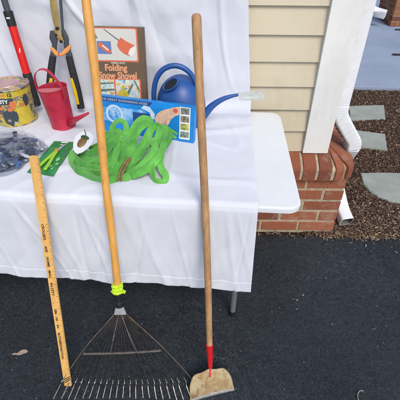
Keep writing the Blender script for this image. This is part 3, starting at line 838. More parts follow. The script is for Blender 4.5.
def curved(bm, u0, u1, z0, z1, rr_=r0 + .0006, n_=12, blob=0):
    for i in range(n_):
        a, b = u0 + (u1 - u0) * i / n_, u0 + (u1 - u0) * (i + 1) / n_
        vs_ = [bm.verts.new((rr_ * math.sin(R(t)), -rr_ * math.cos(R(t)), z)) for t, z in ((a, z0), (b, z0), (b, z1), (a, z1))]
        bm.faces.new(vs_)
def wrap_text(bm, s_, size, ang, z, bold=.0005, rr_=r0 + .0010):
    b = BM(); text_bm(b, s_, size, Matrix.Identity(4), .0001, 'CENTER', bold)
    for v_ in b.verts:
        t = R(ang) + v_.co.x / rr_; v_.co = Vector(((rr_ + v_.co.z) * math.sin(t), -(rr_ + v_.co.z) * math.cos(t), z + v_.co.y))
    me = bpy.data.meshes.new('t'); b.to_mesh(me); b.free(); bm.from_mesh(me); bpy.data.meshes.remove(me)
def blobp(bm, ang, z, ra, rz, rr_, seed=0):
    vs_ = []
    for i in range(22):
        t = i / 22 * 2 * math.pi; k = 1 + .35 * noise.noise(Vector((math.cos(t) * 1.5, math.sin(t) * 1.5, seed)))
        aa = R(ang) + ra * k * math.cos(t) / rr_; vs_.append(bm.verts.new((rr_ * math.sin(aa), -rr_ * math.cos(aa), z + rz * k * math.sin(t))))
    bm.faces.new(vs_)
lab = BM(); curved(lab, -110, 110, .128, .149, r0 + .0003, 40); lb = obj('label', lab, m_yellow, pc)
b = BM(); curved(b, 28, 72, .012, .082, r0 + .0003, 12); obj('yellow_panel', b, m_yellow, lb)
b = BM(); curved(b, -110, 110, .008, .016, r0 + .0001, 40); obj('yellow_stripe', b, m_yellow, lb)
for f_ in (lambda b: curved(b, -100, 28, .100, .125, r0 + .0005, 30), lambda b: blobp(b, 4, .045, .024, .032, r0 + .0007, 3), lambda b: blobp(b, 64, .105, .014, .022, r0 + .0007, 6), lambda b: curved(b, -100, -28, .020, .040, r0 + .0006, 14), lambda b: blobp(b, 22, .050, .012, .026, r0 + .0009, 16)):
    b = BM(); f_(b); obj('dark_print', b, m_charcoal, lb)
for a_ in ((24, .098, .012, .015, r0 + .0012, 1), (-22, .070, .010, .018, r0 + .0012, 2), (-32, .042, .010, .013, r0 + .0012, 5), (14, .078, .010, .008, r0 + .0013, 9), (48, .092, .009, .007, r0 + .0013, 11), (-10, .084, .012, .007, r0 + .0012, 8)):
    b = BM(); blobp(b, *a_); obj('orange_print', b, m_orange, lb)
b = BM(); curved(b, -70, 12, .136, .142, r0 + .0008, 20); obj('red_stripe', b, m_orange, lb)
b = BM(); wrap_text(b, 'QUALITY', .020, -14, .112, .0007); obj('lettering', b, m_white, lb)
b = BM(); wrap_text(b, '12', .018, 22, .139, .0009); obj('lettering', b, m_black, lb)
# folding snow shovel box
m_boxbrown = M_('brown_box_print', (.12, .078, .045), .5, var=.12, vscale=15)
m_boxorange = M_('salmon_print', (.60, .13, .06), .5)
m_panel = M_('pale_panel_print', (.56, .55, .50), .5, var=.05, vscale=10)
m_boxblue = M_('blue_print', (.10, .18, .38), .5)
m_boxwht = M_('lettering_print', (.70, .30, .15), .5)
m_boxside = M_('dark_box_side', (.13, .085, .06), .55)
def flatmat(name, c): return M_(name, c, .5)
b0 = atz(97, 120, TT); bb = Vector((0, 0, 0))
SB_y = 1.545; pL = aty(95, 100, SB_y); pR = aty(143, 100, SB_y)
SBW = .218; SBH = .372; SBD = .030
SBc = Vector((aty(118.6, 60, SB_y + .05).x, SB_y, TT))
sb = thing('snow_shovel_box', 'tall brown cardboard box reading Folding Snow Shovel, leaning on the white sheet', 'box', SBc, (R(-8), R(0), R(-2)))
bm = BM(); box(bm, (0, SBD / 2, SBH / 2), (SBW, SBD, SBH), bevel=.0015); bx = obj('carton', bm, m_boxbrown, sb)
bm = BM(); box(bm, (SBW / 2 + .0008, SBD / 2, SBH / 2), (.001, SBD - .004, SBH - .004)); obj('side_panel', bm, m_boxside, sb)
MF = Matrix(((1, 0, 0, -SBW / 2), (0, 0, -1, 0), (0, 1, 0, 0), (0, 0, 0, 1)))   # local (u right, v up, w out) -> box front
def fr(bm, u0, v0, u1, v1, w_, r=.006, MM=MF):
    q = []
    for cx, cy, a0 in ((u1 - r, v1 - r, 0), (u0 + r, v1 - r, 90), (u0 + r, v0 + r, 180), (u1 - r, v0 + r, 270)):
        for i in range(5): q.append((cx + r * math.cos(R(a0 + i * 22.5)), cy + r * math.sin(R(a0 + i * 22.5))))
    vs_ = [bm.verts.new(MM @ Vector((x_, y_, w_))) for x_, y_ in q]; bm.faces.new(vs_)
def poly(bm, q, w_, MM=MF): bm.faces.new([bm.verts.new(MM @ Vector((x_, y_, w_))) for x_, y_ in q])
def part(name, m, par, q=None, w_=.001, MM=None, rect=None):
    b = BM()
    if rect: fr(b, *rect, w_, .0015 if (rect[2] - rect[0]) < .1 else .006, MM or MF)
    else: poly(b, q, w_, MM or MF)
    return obj(name, b, m, par)
m_pb = flatmat('pale_blade_print', (.70, .66, .62)); m_pp, n = mat('photo_pale', rough=.4)
n.col(n.ramp(n.noise(38, 4, .6, .8), [(.32, (.10, .20, .22)), (.42, (.36, .50, .52)), (.50, (.62, .66, .62)), (.58, (.60, .40, .14)), (.66, (.30, .22, .16)), (.72, (.55, .60, .58))])); m_pg = flatmat('photo_green', (.10, .16, .13))
pn = part('red_border', m_boxorange, sb, w_=.0005, rect=(.004, .242, .194, SBH - .002))
part('picture_panel', m_panel, pn, w_=.0010, rect=(.008, .248, .188, SBH - .006))
pb = part('lower_border', m_boxorange, sb, w_=.0005, rect=(.020, .060, .196, .176))
part('inset_picture', m_boxblue, bx, w_=.0015, rect=(.030, .272, .086, .320))
part('shovel_picture', m_boxorange, bx, [(.034, .312), (.046, .316), (.084, .286), (.082, .277), (.070, .275), (.036, .300)], .0020)
part('blade_picture', m_pb, bx, [(.048, .304), (.054, .306), (.076, .288), (.072, .284)], .0024)
part('shovel_picture', m_boxorange, bx, [(.110, .304), (.116, .322), (.128, .335), (.146, .322), (.181, .306), (.172, .290), (.158, .266), (.136, .274), (.120, .288)], .0020)
part('blade_picture', m_pb, bx, [(.152, .274), (.160, .292), (.180, .305), (.184, .298), (.180, .278), (.166, .262)], .0024)
part('handle_picture', m_charcoal, bx, [(.062, .3635), (.064, .3645), (.120, .325), (.118, .3225)], .0022)
b = BM()
text_bm(b, 'NEW', .011, MF @ Matrix.Translation((.020, .352, .0020)) @ Matrix.Rotation(R(-62), 4, 'Z'), .0001, 'LEFT', .0003)
obj('small_lettering', b, m_charcoal, bx)
b = BM(); text_bm(b, 'Folding', .036, MF @ Matrix.Translation((.097, .218, .0008)), .0002, 'CENTER', .0013, .88)
text_bm(b, 'Snow Shovel', .037, MF @ Matrix.Translation((.103, .187, .0008)), .0002, 'CENTER', .0013, .83); obj('lettering', b, m_boxwht, bx)
b = BM(); text_bm(b, 'HOME & AUTO', .0085, MF @ Matrix.Translation((.108, .2375, .0008)), .0001, 'CENTER', .0001); obj('lettering', b, m_white, bx)
part('picture', m_pp, bx, w_=.0012, rect=(.024, .070, .084, .172))
part('picture', m_pp, bx, w_=.0012, rect=(.090, .070, .190, .172))
for q in ([(.024, .120), (.084, .128), (.084, .134), (.024, .132)], [(.130, .112), (.160, .158), (.166, .154), (.140, .106)], [(.024, .150), (.084, .156), (.084, .160), (.024, .158)], [(.166, .170), (.188, .122), (.190, .132), (.172, .171)]): part('green_patch', m_pg, bx, q, .0018)
part('yellow_patch', m_yellow, bx, [(.096, .096), (.100, .122), (.116, .134), (.136, .126), (.142, .108), (.134, .090)], .0022)
part('yellow_patch', m_yellow, bx, [(.112, .140), (.120, .152), (.132, .144), (.128, .132)], .0026)
# long blue box
m_bb = M_('blue_box_print', (.010, .22, .60), .35, var=.35, vscale=9)
m_bbl, n = mat('light_blue_print', rough=.35)
n.col(n.ramp(n.noise(18, 4, .6, .5), [(.3, (.03, .16, .50)), (.48, (.10, .36, .68)), (.6, (.34, .56, .76)), (.72, (.07, .26, .60))]))
m_bbn = M_('navy_print', (.02, .06, .22), .4)
BBL, BBH, BBD = .405, .146, .026
pr = atz(193.5, 143.5, TT)
bb_ = thing('hose_box', 'long blue cardboard box with a hand and small photos behind the green hose', 'box', pr, (R(-9), 0, R(-15)))
bm = BM(); box(bm, (-BBL / 2, BBD / 2, BBH / 2), (BBL, BBD, BBH), bevel=.0015); bx = obj('carton', bm, m_bb, bb_)
MB_ = Matrix(((1, 0, 0, -BBL), (0, 0, -1, 0), (0, 1, 0, 0), (0, 0, 0, 1)))
b = BM(); poly(b, [(.004, .050), (.004, .100), (.10, .106), (.20, .108), (.23, .070), (.20, .045), (.10, .040)], .0006, MB_); obj('label_band', b, m_bbl, bx)
b = BM(); fr(b, .345, .012, .388, .140, .0008, .002, MB_); stp = obj('photo_strip', b, m_white, bx)
for i, c_ in enumerate(((.10, .11, .10), (.16, .14, .11), (.24, .26, .06), (.12, .17, .14))):
    b = BM(); fr(b, .349, .112 - i * .031, .384, .137 - i * .031, .0012, .001, MB_); m1, n = mat('tiny_photo_' + 'abcd'[i], c_, .5)
    n.col(n.ramp(n.noise(60, 3, .6), [(.35, tuple(x * .5 for x in c_)), (.65, tuple(min(.6, x * 2.6) for x in c_))])); obj('small_photo', b, m1, stp)
m_skin = M_('printed_hand', (.64, .42, .30), .4, var=.22, vscale=50)
b = BM()
hand = [(.248, .062), (.242, .080), (.252, .100), (.268, .114), (.292, .124), (.320, .134), (.344, .140), (.344, .108), (.326, .100), (.310, .086), (.304, .070), (.296, .058), (.286, .064), (.280, .050), (.270, .054), (.264, .046), (.256, .052)]
poly(b, hand, .0010, MB_); obj('hand_picture', b, m_skin, bx)
b = BM()
for q in ([(.268, .050), (.272, .066), (.2745, .066), (.271, .050)], [(.282, .056), (.286, .074), (.2885, .074), (.2845, .056)], [(.256, .052), (.258, .068), (.260, .068), (.2585, .052)]): poly(b, q, .0014, MB_)
obj('finger_lines', b, flatmat('finger_line', (.30, .13, .08)), bx)
m_pbp = flatmat('pale_blue_print', (.50, .62, .74))
part('hose_picture', m_pbp, bx, [(.186, .114), (.198, .128), (.222, .124), (.244, .098), (.240, .076), (.228, .080), (.222, .102), (.206, .108)], .0010, MB_)
b = BM(); K_ = 20; r1, r2, cx, cy = .038, .028, .070, .078
o1 = [b.verts.new(MB_ @ Vector((cx + r1 * math.cos(i / K_ * 6.2832), cy + r1 * math.sin(i / K_ * 6.2832), .001))) for i in range(K_)]
o2 = [b.verts.new(MB_ @ Vector((cx + r2 * math.cos(i / K_ * 6.2832), cy + r2 * math.sin(i / K_ * 6.2832), .001))) for i in range(K_)]
for i in range(K_): b.faces.new((o1[i], o1[(i + 1) % K_], o2[(i + 1) % K_], o2[i]))
obj('ring_picture', b, m_pbp, bx)
b = BM(); text_bm(b, 'THE GREAT EXPANDING HOSE', .0125, MB_ @ Matrix.Translation((.012, .134, .0012)), .0001, 'LEFT', .0002, 1.15); obj('lettering', b, flatmat('grey_print', (.36, .42, .45)), bx)
b = BM(); text_bm(b, '5', .030, MB_ @ Matrix.Translation((.060, .078, .0014)), .0001, 'LEFT', .001); obj('lettering', b, m_pbp, bx)
part('dark_band', m_bbn, bx, [(.004, .126), (.004, .143), (.235, .143), (.22, .126)], .0007, MB_)
part('navy_patch', m_bbn, bx, [(.150, .060), (.228, .060), (.222, .096), (.150, .096)], .0009, MB_)
m_gp = flatmat('green_print', (.16, .45, .05))
part('green_hose_picture', m_gp, bx, [(.300, .030), (.304, .040), (.336, .016), (.330, .008)], .0012, MB_)
part('green_hose_picture', m_gp, bx, [(.292, .050), (.296, .056), (.340, .034), (.336, .026)], .0012, MB_)
b = BM(); q = [(.328 + .010 * math.cos(R(a)), .122 + .009 * math.sin(R(a))) for a in range(0, 360, 20)]; poly(b, q, .0014, MB_); obj('badge', b, flatmat('red_badge', (.55, .10, .06)), bx)
# blue watering can
BCY = 1.535; BC = Vector((aty(181, 95, BCY).x, BCY, TT))
bc = thing('watering_can', 'round blue plastic watering can with hoop handle and long thin spout', 'watering can', BC)
bm = BM(); prof = [(.088, 0), (.094, .004), (.100, .03), (.103, .07), (.101, .105), (.093, .140), (.078, .172), (.058, .196), (.034, .212), (.012, .219), (.001, .220)]
lathe(bm, [(x_, y_ * .925) for x_, y_ in zip([c_.x for c_ in catmull([(a_, b_, 0) for a_, b_ in prof], 4)], [c_.y for c_ in catmull([(a_, b_, 0) for a_, b_ in prof], 4)])], 56)
obj('body', bm, m_blue, bc, True)
oc = aty(170.5, 84.5, BCY - .062) - BC; on = Vector((-.42, -.72, .62)).normalized()
Mo = frame(oc, Vector((.80, -.05, .55)), on)
bm = BM()
ring = [Mo @ Vector((.034 * math.cos(t), .020 * math.sin(t), 0)) for t in [i / 36 * 2 * math.pi for i in range(36)]]
tube(bm, ring, .0032, 8, closed=True); obj('opening_rim', bm, m_blue, bc, True)
bm = BM(); prism(bm, [(.0335 * math.cos(t), .0197 * math.sin(t)) for t in [i / 36 * 2 * math.pi for i in range(36)]], .006, Mo @ Matrix.Translation((0, 0, -.005))); obj('opening_shade_disc', bm, m_inner_shade, bc)  # solid dark disc paints the shaded inside; body has no hole
bm = BM(); HY = BCY - .030
hp_ = [aty(px, py, HY + dy) - BC for px, py, dy in ((161, 122, .02), (155.5, 108, 0), (153.8, 94, 0), (156, 80, 0), (162, 70.5, 0), (171, 66, 0), (180, 66.5, 0), (188.5, 71.5, 0), (195, 81, 0), (198, 92, 0), (198.5, 103, .0), (196, 115, .02))]
path = catmull(hp_, 8); tube(bm, path, .0105, 16); obj('handle', bm, m_blue, bc, True)
bm = BM(); SY_ = BCY - .04
sp_ = [BC * 0 + Vector((.080, -.015, .030))] + [aty(px, py, SY_) - BC for px, py in ((203, 116), (212, 106), (222, 99.5), (232, 96), (238, 94.8))]
path = catmull(sp_, 8); nn = len(path); tube(bm, path, .01, 18, radii=[.024 - .0175 * min(1, (i / (nn - 1)) * 1.15) ** .7 for i in range(nn)])
obj('spout', bm, m_blue, bc, True)
tipp = path[-1]
bm = BM(); b_ = path[-1]; d_ = (path[-1] - path[-2]).normalized(); lathe(bm, [(.0045, 0), (.0045, .0012)], 16, M=frame(b_ + d_ * .0002, Vector((0, 1, 0)), d_)); obj('spout_shade_disc', bm, m_inner_shade, bc)  # dark disc on the closed tip, painting the shade in the bore
# translucent tag taped on the spout tip
m_tag, n = mat('frosted_plastic_tag', (.55, .58, .56), .25)
tr = n.add('BsdfTransparent'); ms = n.add('MixShader'); ms.inputs[0].default_value = .42; n.link(n.b.outputs[0], ms.inputs[1]); n.link(tr.outputs[0], ms.inputs[2]); n.link(ms.outputs[0], n.out.inputs[0])
n.bump(n.noise(60, 4), .5, .004)
TY = BCY - .045
cn = [aty(px, py, TY + dy) for px, py, dy in ((238.0, 92, 0), (264.5, 90.2, .02), (264.8, 99.6, .02), (239.5, 100.8, 0))]
bm = BM(); nn_ = 12; g_ = []
for i in range(nn_ + 1):
    r_ = []
    for j in range(6):
        a, b2 = i / nn_, j / 5; p_ = cn[0].lerp(cn[1], a).lerp(cn[3].lerp(cn[2], a), b2); p_.y += .003 * noise.noise(Vector((a * 5, b2 * 3, 1))); r_.append(bm.verts.new(p_))
    g_.append(r_)
for i in range(nn_):
    for j in range(5): bm.faces.new((g_[i][j], g_[i + 1][j], g_[i + 1][j + 1], g_[i][j + 1]))
tg = obj('plastic_tag', bm, m_tag); md = tg.modifiers.new('s', 'SOLIDIFY'); md.thickness = .0006
tag(tg, 'frosted clear plastic tag stuck on the tip of the blue watering can spout', 'tag')
# --- leaning tools on the sheet
m_gold, n = mat('bronze_coated_blade', rough=.35, metal=.6)
n.col(n.ramp(n.noise(25, 5, .7), [(.3, (.36, .24, .08)), (.7, (.52, .37, .14))]))
m_orng = M_('orange_rubber_bumper', (.72, .28, .07), .5)
m_yel = M_('yellow_grip', (.68, .46, .01), .45)
m_tred = M_('red_lacquer', (.62, .012, .010), .3)
m_slate_m = M_('dark_grey_tool_metal', (.05, .055, .065), .4)
def yw(z): return tp(.9, TD, 0).y - .028   # just before the sheet
def onsheet(px, py, y): return aty(px, py, y)
# telescopic lopper
LY0, LY1 = 1.60, 1.655
def lpp(px, py):   # point on a plane leaning slightly back
    d = ray(px, py); k = .10; y0_ = 1.60 - k * TT; t = (y0_ + k * H) / (d.y - k * d.z); return Vector((0, 0, H)) + d * t
lp = thing('telescopic_pole', 'red and black telescopic tool handle leaning on the sheet at far left', 'pole tool', lpp(37, 104))
def seg_tube(par, name, a, b, r1, r2, m, n_=20, flat=1):
    bm = BM(); sweep(bm, [a, a.lerp(b, .5), b], circ(1, n_), scales=[(r1, r1 * flat), ((r1 + r2) / 2, (r1 + r2) / 2 * flat), (r2, r2 * flat)], side=(1, 0, 0)); return pch(par, name, bm, m, True, 50)
P0, P1, P2, P3, P4, P5 = lpp(-7, -28), lpp(5, 12), lpp(9, 17), lpp(14.5, 25), lpp(28.5, 75), lpp(36.5, 104)
ax_ = (lpp(36.5, 104) - lpp(3, -5)).normalized(); b0_ = lpp(36.3, 104)
def al(py):
    lo, hi = -.2, .9
    for _ in range(30):
        m_ = (lo + hi) / 2; q_ = CM.transposed() @ (b0_ - ax_ * m_ - Vector((0, 0, H))); y_ = 200 + 385 * q_.y / q_.z
        if y_ > py: lo = m_
        else: hi = m_
    return b0_ - ax_ * lo
seg_tube(lp, 'upper_tube', al(-45), al(14), .0125, .0125, m_slate_m)
seg_tube(lp, 'clamp_collar', al(11), al(26), .0185, .0175, m_black)
seg_tube(lp, 'red_tube', al(24.5), al(76), .0165, .0165, m_tred)
g1 = seg_tube(lp, 'grip', al(73), al(103.8), .0185, .0195, m_blackgrip)
bm = BM(); lathe(bm, [(.0195, 0), (.018, .006), (.012, .009), (.001, .010)], 20, M=frame(al(103.8), Vector((1, 0, 0)), ax_)); pch(lp, 'end_cap', bm, m_black, True)
bm = BM(); box(bm, (0, 0, 0), (.014, .002, .005), Matrix.Translation(al(17) + Vector((.002, -.0185, 0)))); pch(lp, 'maker_mark', bm, m_white)
bm = BM()
for py in (50,): box(bm, (0, 0, 0), (.004, .002, .022), Matrix.Translation(al(py) + Vector((.006, -.0155, 0))) @ Matrix.Rotation(.3, 4, 'Y'))
pch(lp, 'white_print', bm, m_white)
# hedge shears
hs = thing('hedge_shears', 'hedge shears with bronze blades, orange bumpers and black yellow grips', 'shears', lpp(64, 112))
def strip(par, name, pts_, widths, th, m, off=0, smooth=True):
    path = [lpp(px, py) + Vector((0, off, 0)) for px, py in pts_]
    n_ = 6; P = catmull(path, n_); W = []
    for i in range(len(P)):
        f_ = i / n_; k = min(int(f_), len(widths) - 2); W.append(widths[k] + (widths[k + 1] - widths[k]) * (f_ - k))
    bm = BM(); sweep(bm, P, [(math.copysign(abs(math.cos(t)) ** .5, math.cos(t)), math.copysign(abs(math.sin(t)) ** .5, math.sin(t))) for t in [i / 16 * 2 * math.pi for i in range(16)]], side=(1, 0, .15), scales=[(w_, th) for w_ in W])
    return pch(par, name, bm, m, smooth, 50)
strip(hs, 'blade', [(59.5, -20), (60.5, 0), (62.5, 28), (64, 40)], [.006, .006, .005, .008], .002, m_slate_m, .002)
strip(hs, 'blade', [(51, -20), (53.3, 0), (56, 18), (58.5, 30)], [.013, .0135, .014, .011], .002, m_gold, -.004)
strip(hs, 'pivot_plate', [(56.8, 28), (58.5, 33), (61, 38), (63.5, 42)], [.010, .011, .011, .007], .0035, m_gold, -.009)
for (px, py, r_) in ((58.2, 27.5, .007), (62.2, 40.5, .0065), (57.0, 34.0, .005)):
    bm = BM(); lathe(bm, [(r_, 0), (r_, .004), (r_ * .7, .006)], 12, M=frame(lpp(px, py) + Vector((0, -.012, 0)), Vector((1, 0, 0)), Vector((0, -1, 0)))); pch(hs, 'bolt', bm, m_black)
strip(hs, 'handle', [(53.5, 31), (53.8, 38), (54.5, 45), (53.2, 56), (51.2, 72)], [.012, .017, .009, .0125, .013], .008, m_slate_m)
strip(hs, 'handle', [(63, 30), (66, 38), (66.5, 45), (69.5, 56), (73, 72)], [.007, .010, .010, .0125, .013], .008, m_slate_m)
strip(hs, 'bumper', [(51.5, 47), (54, 50), (57.0, 54), (58.8, 54.5)], [.006, .0095, .0075, .005], .007, m_orng, -.003)
strip(hs, 'bumper', [(60.2, 54.5), (63.5, 53.2), (67.5, 49.5), (70.5, 46)], [.005, .0075, .0095, .006], .007, m_orng, -.003)
strip(hs, 'grip', [(53.2, 56), (51.6, 68), (50.2, 84), (49.0, 101)], [.0125, .014, .015, .014], .012, m_blackgrip, -.002)
strip(hs, 'grip', [(69, 56), (72.5, 70), (77.5, 90), (81.3, 108)], [.0125, .014, .0150, .0145], .012, m_blackgrip, -.002)
strip(hs, 'yellow_inlay', [(52.3, 77), (51.2, 86), (50.2, 95)], [.006, .0095, .006], .004, m_yel, -.0125)
strip(hs, 'yellow_inlay', [(72.3, 77), (75.8, 90), (79.0, 103)], [.005, .0078, .006], .004, m_yel, -.0125)
# --- pruner card
m_card, n = mat('green_blister_card', rough=.4)
n.col(n.ramp(n.noise(22, 5, .6), [(.3, (.012, .15, .045)), (.7, (.03, .27, .075))]))
m_clear = M_('light_green_print', (.25, .50, .22), .35, var=.3, vscale=60)
cq = [atz(px, py, TT + .002) for px, py in ((54.5, 141.5), (76, 142.5), (53.5, 176.5), (27, 172.5))]
O = cq[3]; X_ = (cq[2] - cq[3]); Y_ = (cq[0] - cq[3]); CW, CL = X_.length, Y_.length; X_.normalize(); Y_ = (Y_ - X_ * Y_.dot(X_)); CLp = Y_.length; Y_.normalize()
pcx = thing('pruner_card', 'green blister card holding yellow green garden snips flat on the table', 'card', (cq[0] + cq[2]) / 2)
def bil(u, v_, h=0): p_ = cq[3].lerp(cq[2], u).lerp(cq[0].lerp(cq[1], u), v_); p_.z += h; return p_
bm = BM(); NU = 12; g_ = [[bm.verts.new(bil(i / NU, j / NU, .0018 + .0015 * math.sin(j / NU * 3) * (i / NU))) for j in range(NU + 1)] for i in range(NU + 1)]
for i in range(NU):
    for j in range(NU): bm.faces.new((g_[i][j], g_[i + 1][j], g_[i + 1][j + 1], g_[i][j + 1]))
o = pch(pcx, 'card', bm, m_card); md = o.modifiers.new('s', 'SOLIDIFY'); md.thickness = .001
bm = BM(); 
for (u, v_, a, b2) in ((.55, .94, .30, .018), (.5, .86, .12, .01)):
    bm.faces.new([bm.verts.new(bil(u - a / 2, v_ - b2, .006)), bm.verts.new(bil(u + a / 2, v_ - b2, .006)), bm.verts.new(bil(u + a / 2, v_ + b2, .006)), bm.verts.new(bil(u - a / 2, v_ + b2, .006))])
pch(pcx, 'white_print', bm, m_white)
bm = BM()
for (u, v_, r_) in ((.78, .42, .07), (.86, .30, .05), (.68, .22, .05), (.80, .16, .045)):
    bm.faces.new([bm.verts.new(bil(u + r_ * math.cos(t), v_ + r_ * .8 * math.sin(t), .0052)) for t in [i / 10 * 2 * math.pi for i in range(10)]])
pch(pcx, 'leaf_print', bm, m_clear)
m_ygr = M_('yellow_green_handle', (.28, .52, .03), .35)
for q in ([(.30, .05), (.36, .25), (.44, .45), (.52, .62)], [(.62, .08), (.60, .28), (.56, .46), (.54, .62)]):
    bm = BM(); sweep(bm, catmull([bil(u, v_, .010) for u, v_ in q], 6), circ(.0065, 10, .005), side=(1, 0, 0)); pch(pcx, 'snip_handle', bm, m_ygr, True)
bm = BM(); tube(bm, catmull([bil(.54, .60, .010), bil(.60, .74, .010), bil(.70, .88, .009)], 6), .004, 8, radii=[.006 - .0004 * i for i in range(13)]); pch(pcx, 'snip_blade', bm, m_galv, True)
bm = BM(); lathe(bm, [(.007, 0), (.007, .005), (.004, .007)], 16, M=Matrix.Translation(bil(.54, .62, .013))); pch(pcx, 'pivot', bm, M_('orange_pivot', (.60, .22, .02), .4))
# --- plastic bag with dark contents
m_bag, n = mat('clear_bag_film', (.62, .65, .70), rough=.16)
f_ = n.noise(30, 6, .7, 1.6, n.co(scale=(1, 1.7, 1)))
n.bump(f_, 1.0, .010)
tr = n.add('BsdfTransparent'); ms = n.add('MixShader'); n.link(n.ramp(n.noise(18, 5, .65, 1.2), [(.36, (.98,) * 3), (.54, (.88,) * 3), (.68, (.55,) * 3)]), ms.inputs[0]); n.link(n.b.outputs[0], ms.inputs[1]); n.link(tr.outputs[0], ms.inputs[2]); n.link(ms.outputs[0], n.out.inputs[0])
m_cont, n = mat('navy_cloth_contents', rough=.6)
n.col(n.ramp(n.noise(11, 5, .6, .8), [(.35, (.022, .045, .12)), (.5, (.05, .085, .17)), (.6, (.16, .18, .22)), (.75, (.30, .31, .33))]))
bq = [atz(px, py, TT + .002) for px, py in ((-14, 140), (12, 134), (36, 139), (49, 148), (44, 154), (30, 160), (16, 172), (-2, 177), (-22, 176))]
cen = sum(bq, Vector()) / len(bq); out_ = catmull(bq, 8, True)
def bag(name, sc, hh, am, m, sd, par):
    bm = BM(); NR = 34; n_ = len(out_); rings = []
    for j in range(NR + 1):
        t = j / NR; r_ = []
        for i, q in enumerate(out_):
            p_ = cen.lerp(q, t * sc); h_ = hh * (1 - t ** 3.0) ** .6
            wx = p_.x + .02 * noise.noise(Vector((p_.x * 14, p_.y * 14, 3))); wy = p_.y + .02 * noise.noise(Vector((p_.x * 14, p_.y * 14, 8))); cr = abs(noise.noise(Vector((wx * 10 + wy * 12, wy * 34 - wx * 14, sd)))) * 2.2 + abs(noise.noise(Vector((wx * 30, wy * 60, sd + 4)))) * .7
            p_ = Vector((p_.x, p_.y, TT + .0015 + h_ * (.65 + am * cr)))
            p_.x += .003 * noise.noise(p_ * 50) ; p_.y += .003 * noise.noise(p_ * 50 + Vector((5, 0, 0)))
            r_.append(bm.verts.new(p_))
        rings.append(r_)
    for j in range(1, NR):
        for i in range(n_): bm.faces.new((rings[j][i], rings[j][(i + 1) % n_], rings[j + 1][(i + 1) % n_], rings[j + 1][i]))
    c0 = bm.verts.new(rings[1][0].co.lerp(rings[1][n_ // 2].co, .5))
    for i in range(n_): bm.faces.new((c0, rings[1][i], rings[1][(i + 1) % n_]))
    for v_ in rings[0]: bm.verts.remove(v_)
    return pch(par, name, bm, m, True, 80)
bg_ = thing('plastic_bag', 'crumpled clear plastic bag of navy and grey material on the table', 'bag', cen)
bag('contents', .80, .012, .7, m_cont, 3, bg_)
m_pk = [M_('packet_navy', (.015, .035, .10), .35, var=.3, vscale=60), M_('packet_blue', (.05, .10, .22), .35, var=.3, vscale=60), M_('packet_grey', (.20, .22, .26), .4, var=.3, vscale=60), M_('packet_pale', (.40, .43, .47), .3, var=.3, vscale=60)]
rb = random.Random(5)
for k in range(70):
    q = bq[rb.randrange(len(bq))].lerp(cen, rb.random() ** .7 * .95 + .14 if rb.random() < .9 else .2)
    q = cen.lerp(q, .92); L = rb.uniform(.016, .034); a_ = rb.uniform(0, 6.28); z_ = TT + rb.uniform(.010, .026)
    d1 = Vector((math.cos(a_), math.sin(a_), 0)); d2 = Vector((-d1.y, d1.x, 0)); cv = rb.uniform(-.012, .012)
    bm = BM(); P = catmull([Vector((q.x, q.y, z_)) + d1 * (L * t) + d2 * (cv * (1 - t * t)) + Vector((0, 0, rb.uniform(-.004, .005))) for t in (-1, -.3, .4, 1)], 4)
    sweep(bm, P, circ(1, 8), side=(0, 0, 1), scales=[(rb.uniform(.0028, .0045), rb.uniform(.006, .010))] * 2 + [(rb.uniform(.003, .005), rb.uniform(.006, .011)) for _ in P[2:]])
    pch(bg_, 'packet', bm, m_pk[min(3, int(rb.random() ** 1.3 * 4))], True); bag('film', 1.0, .034, .9, m_bag, 8, bg_)
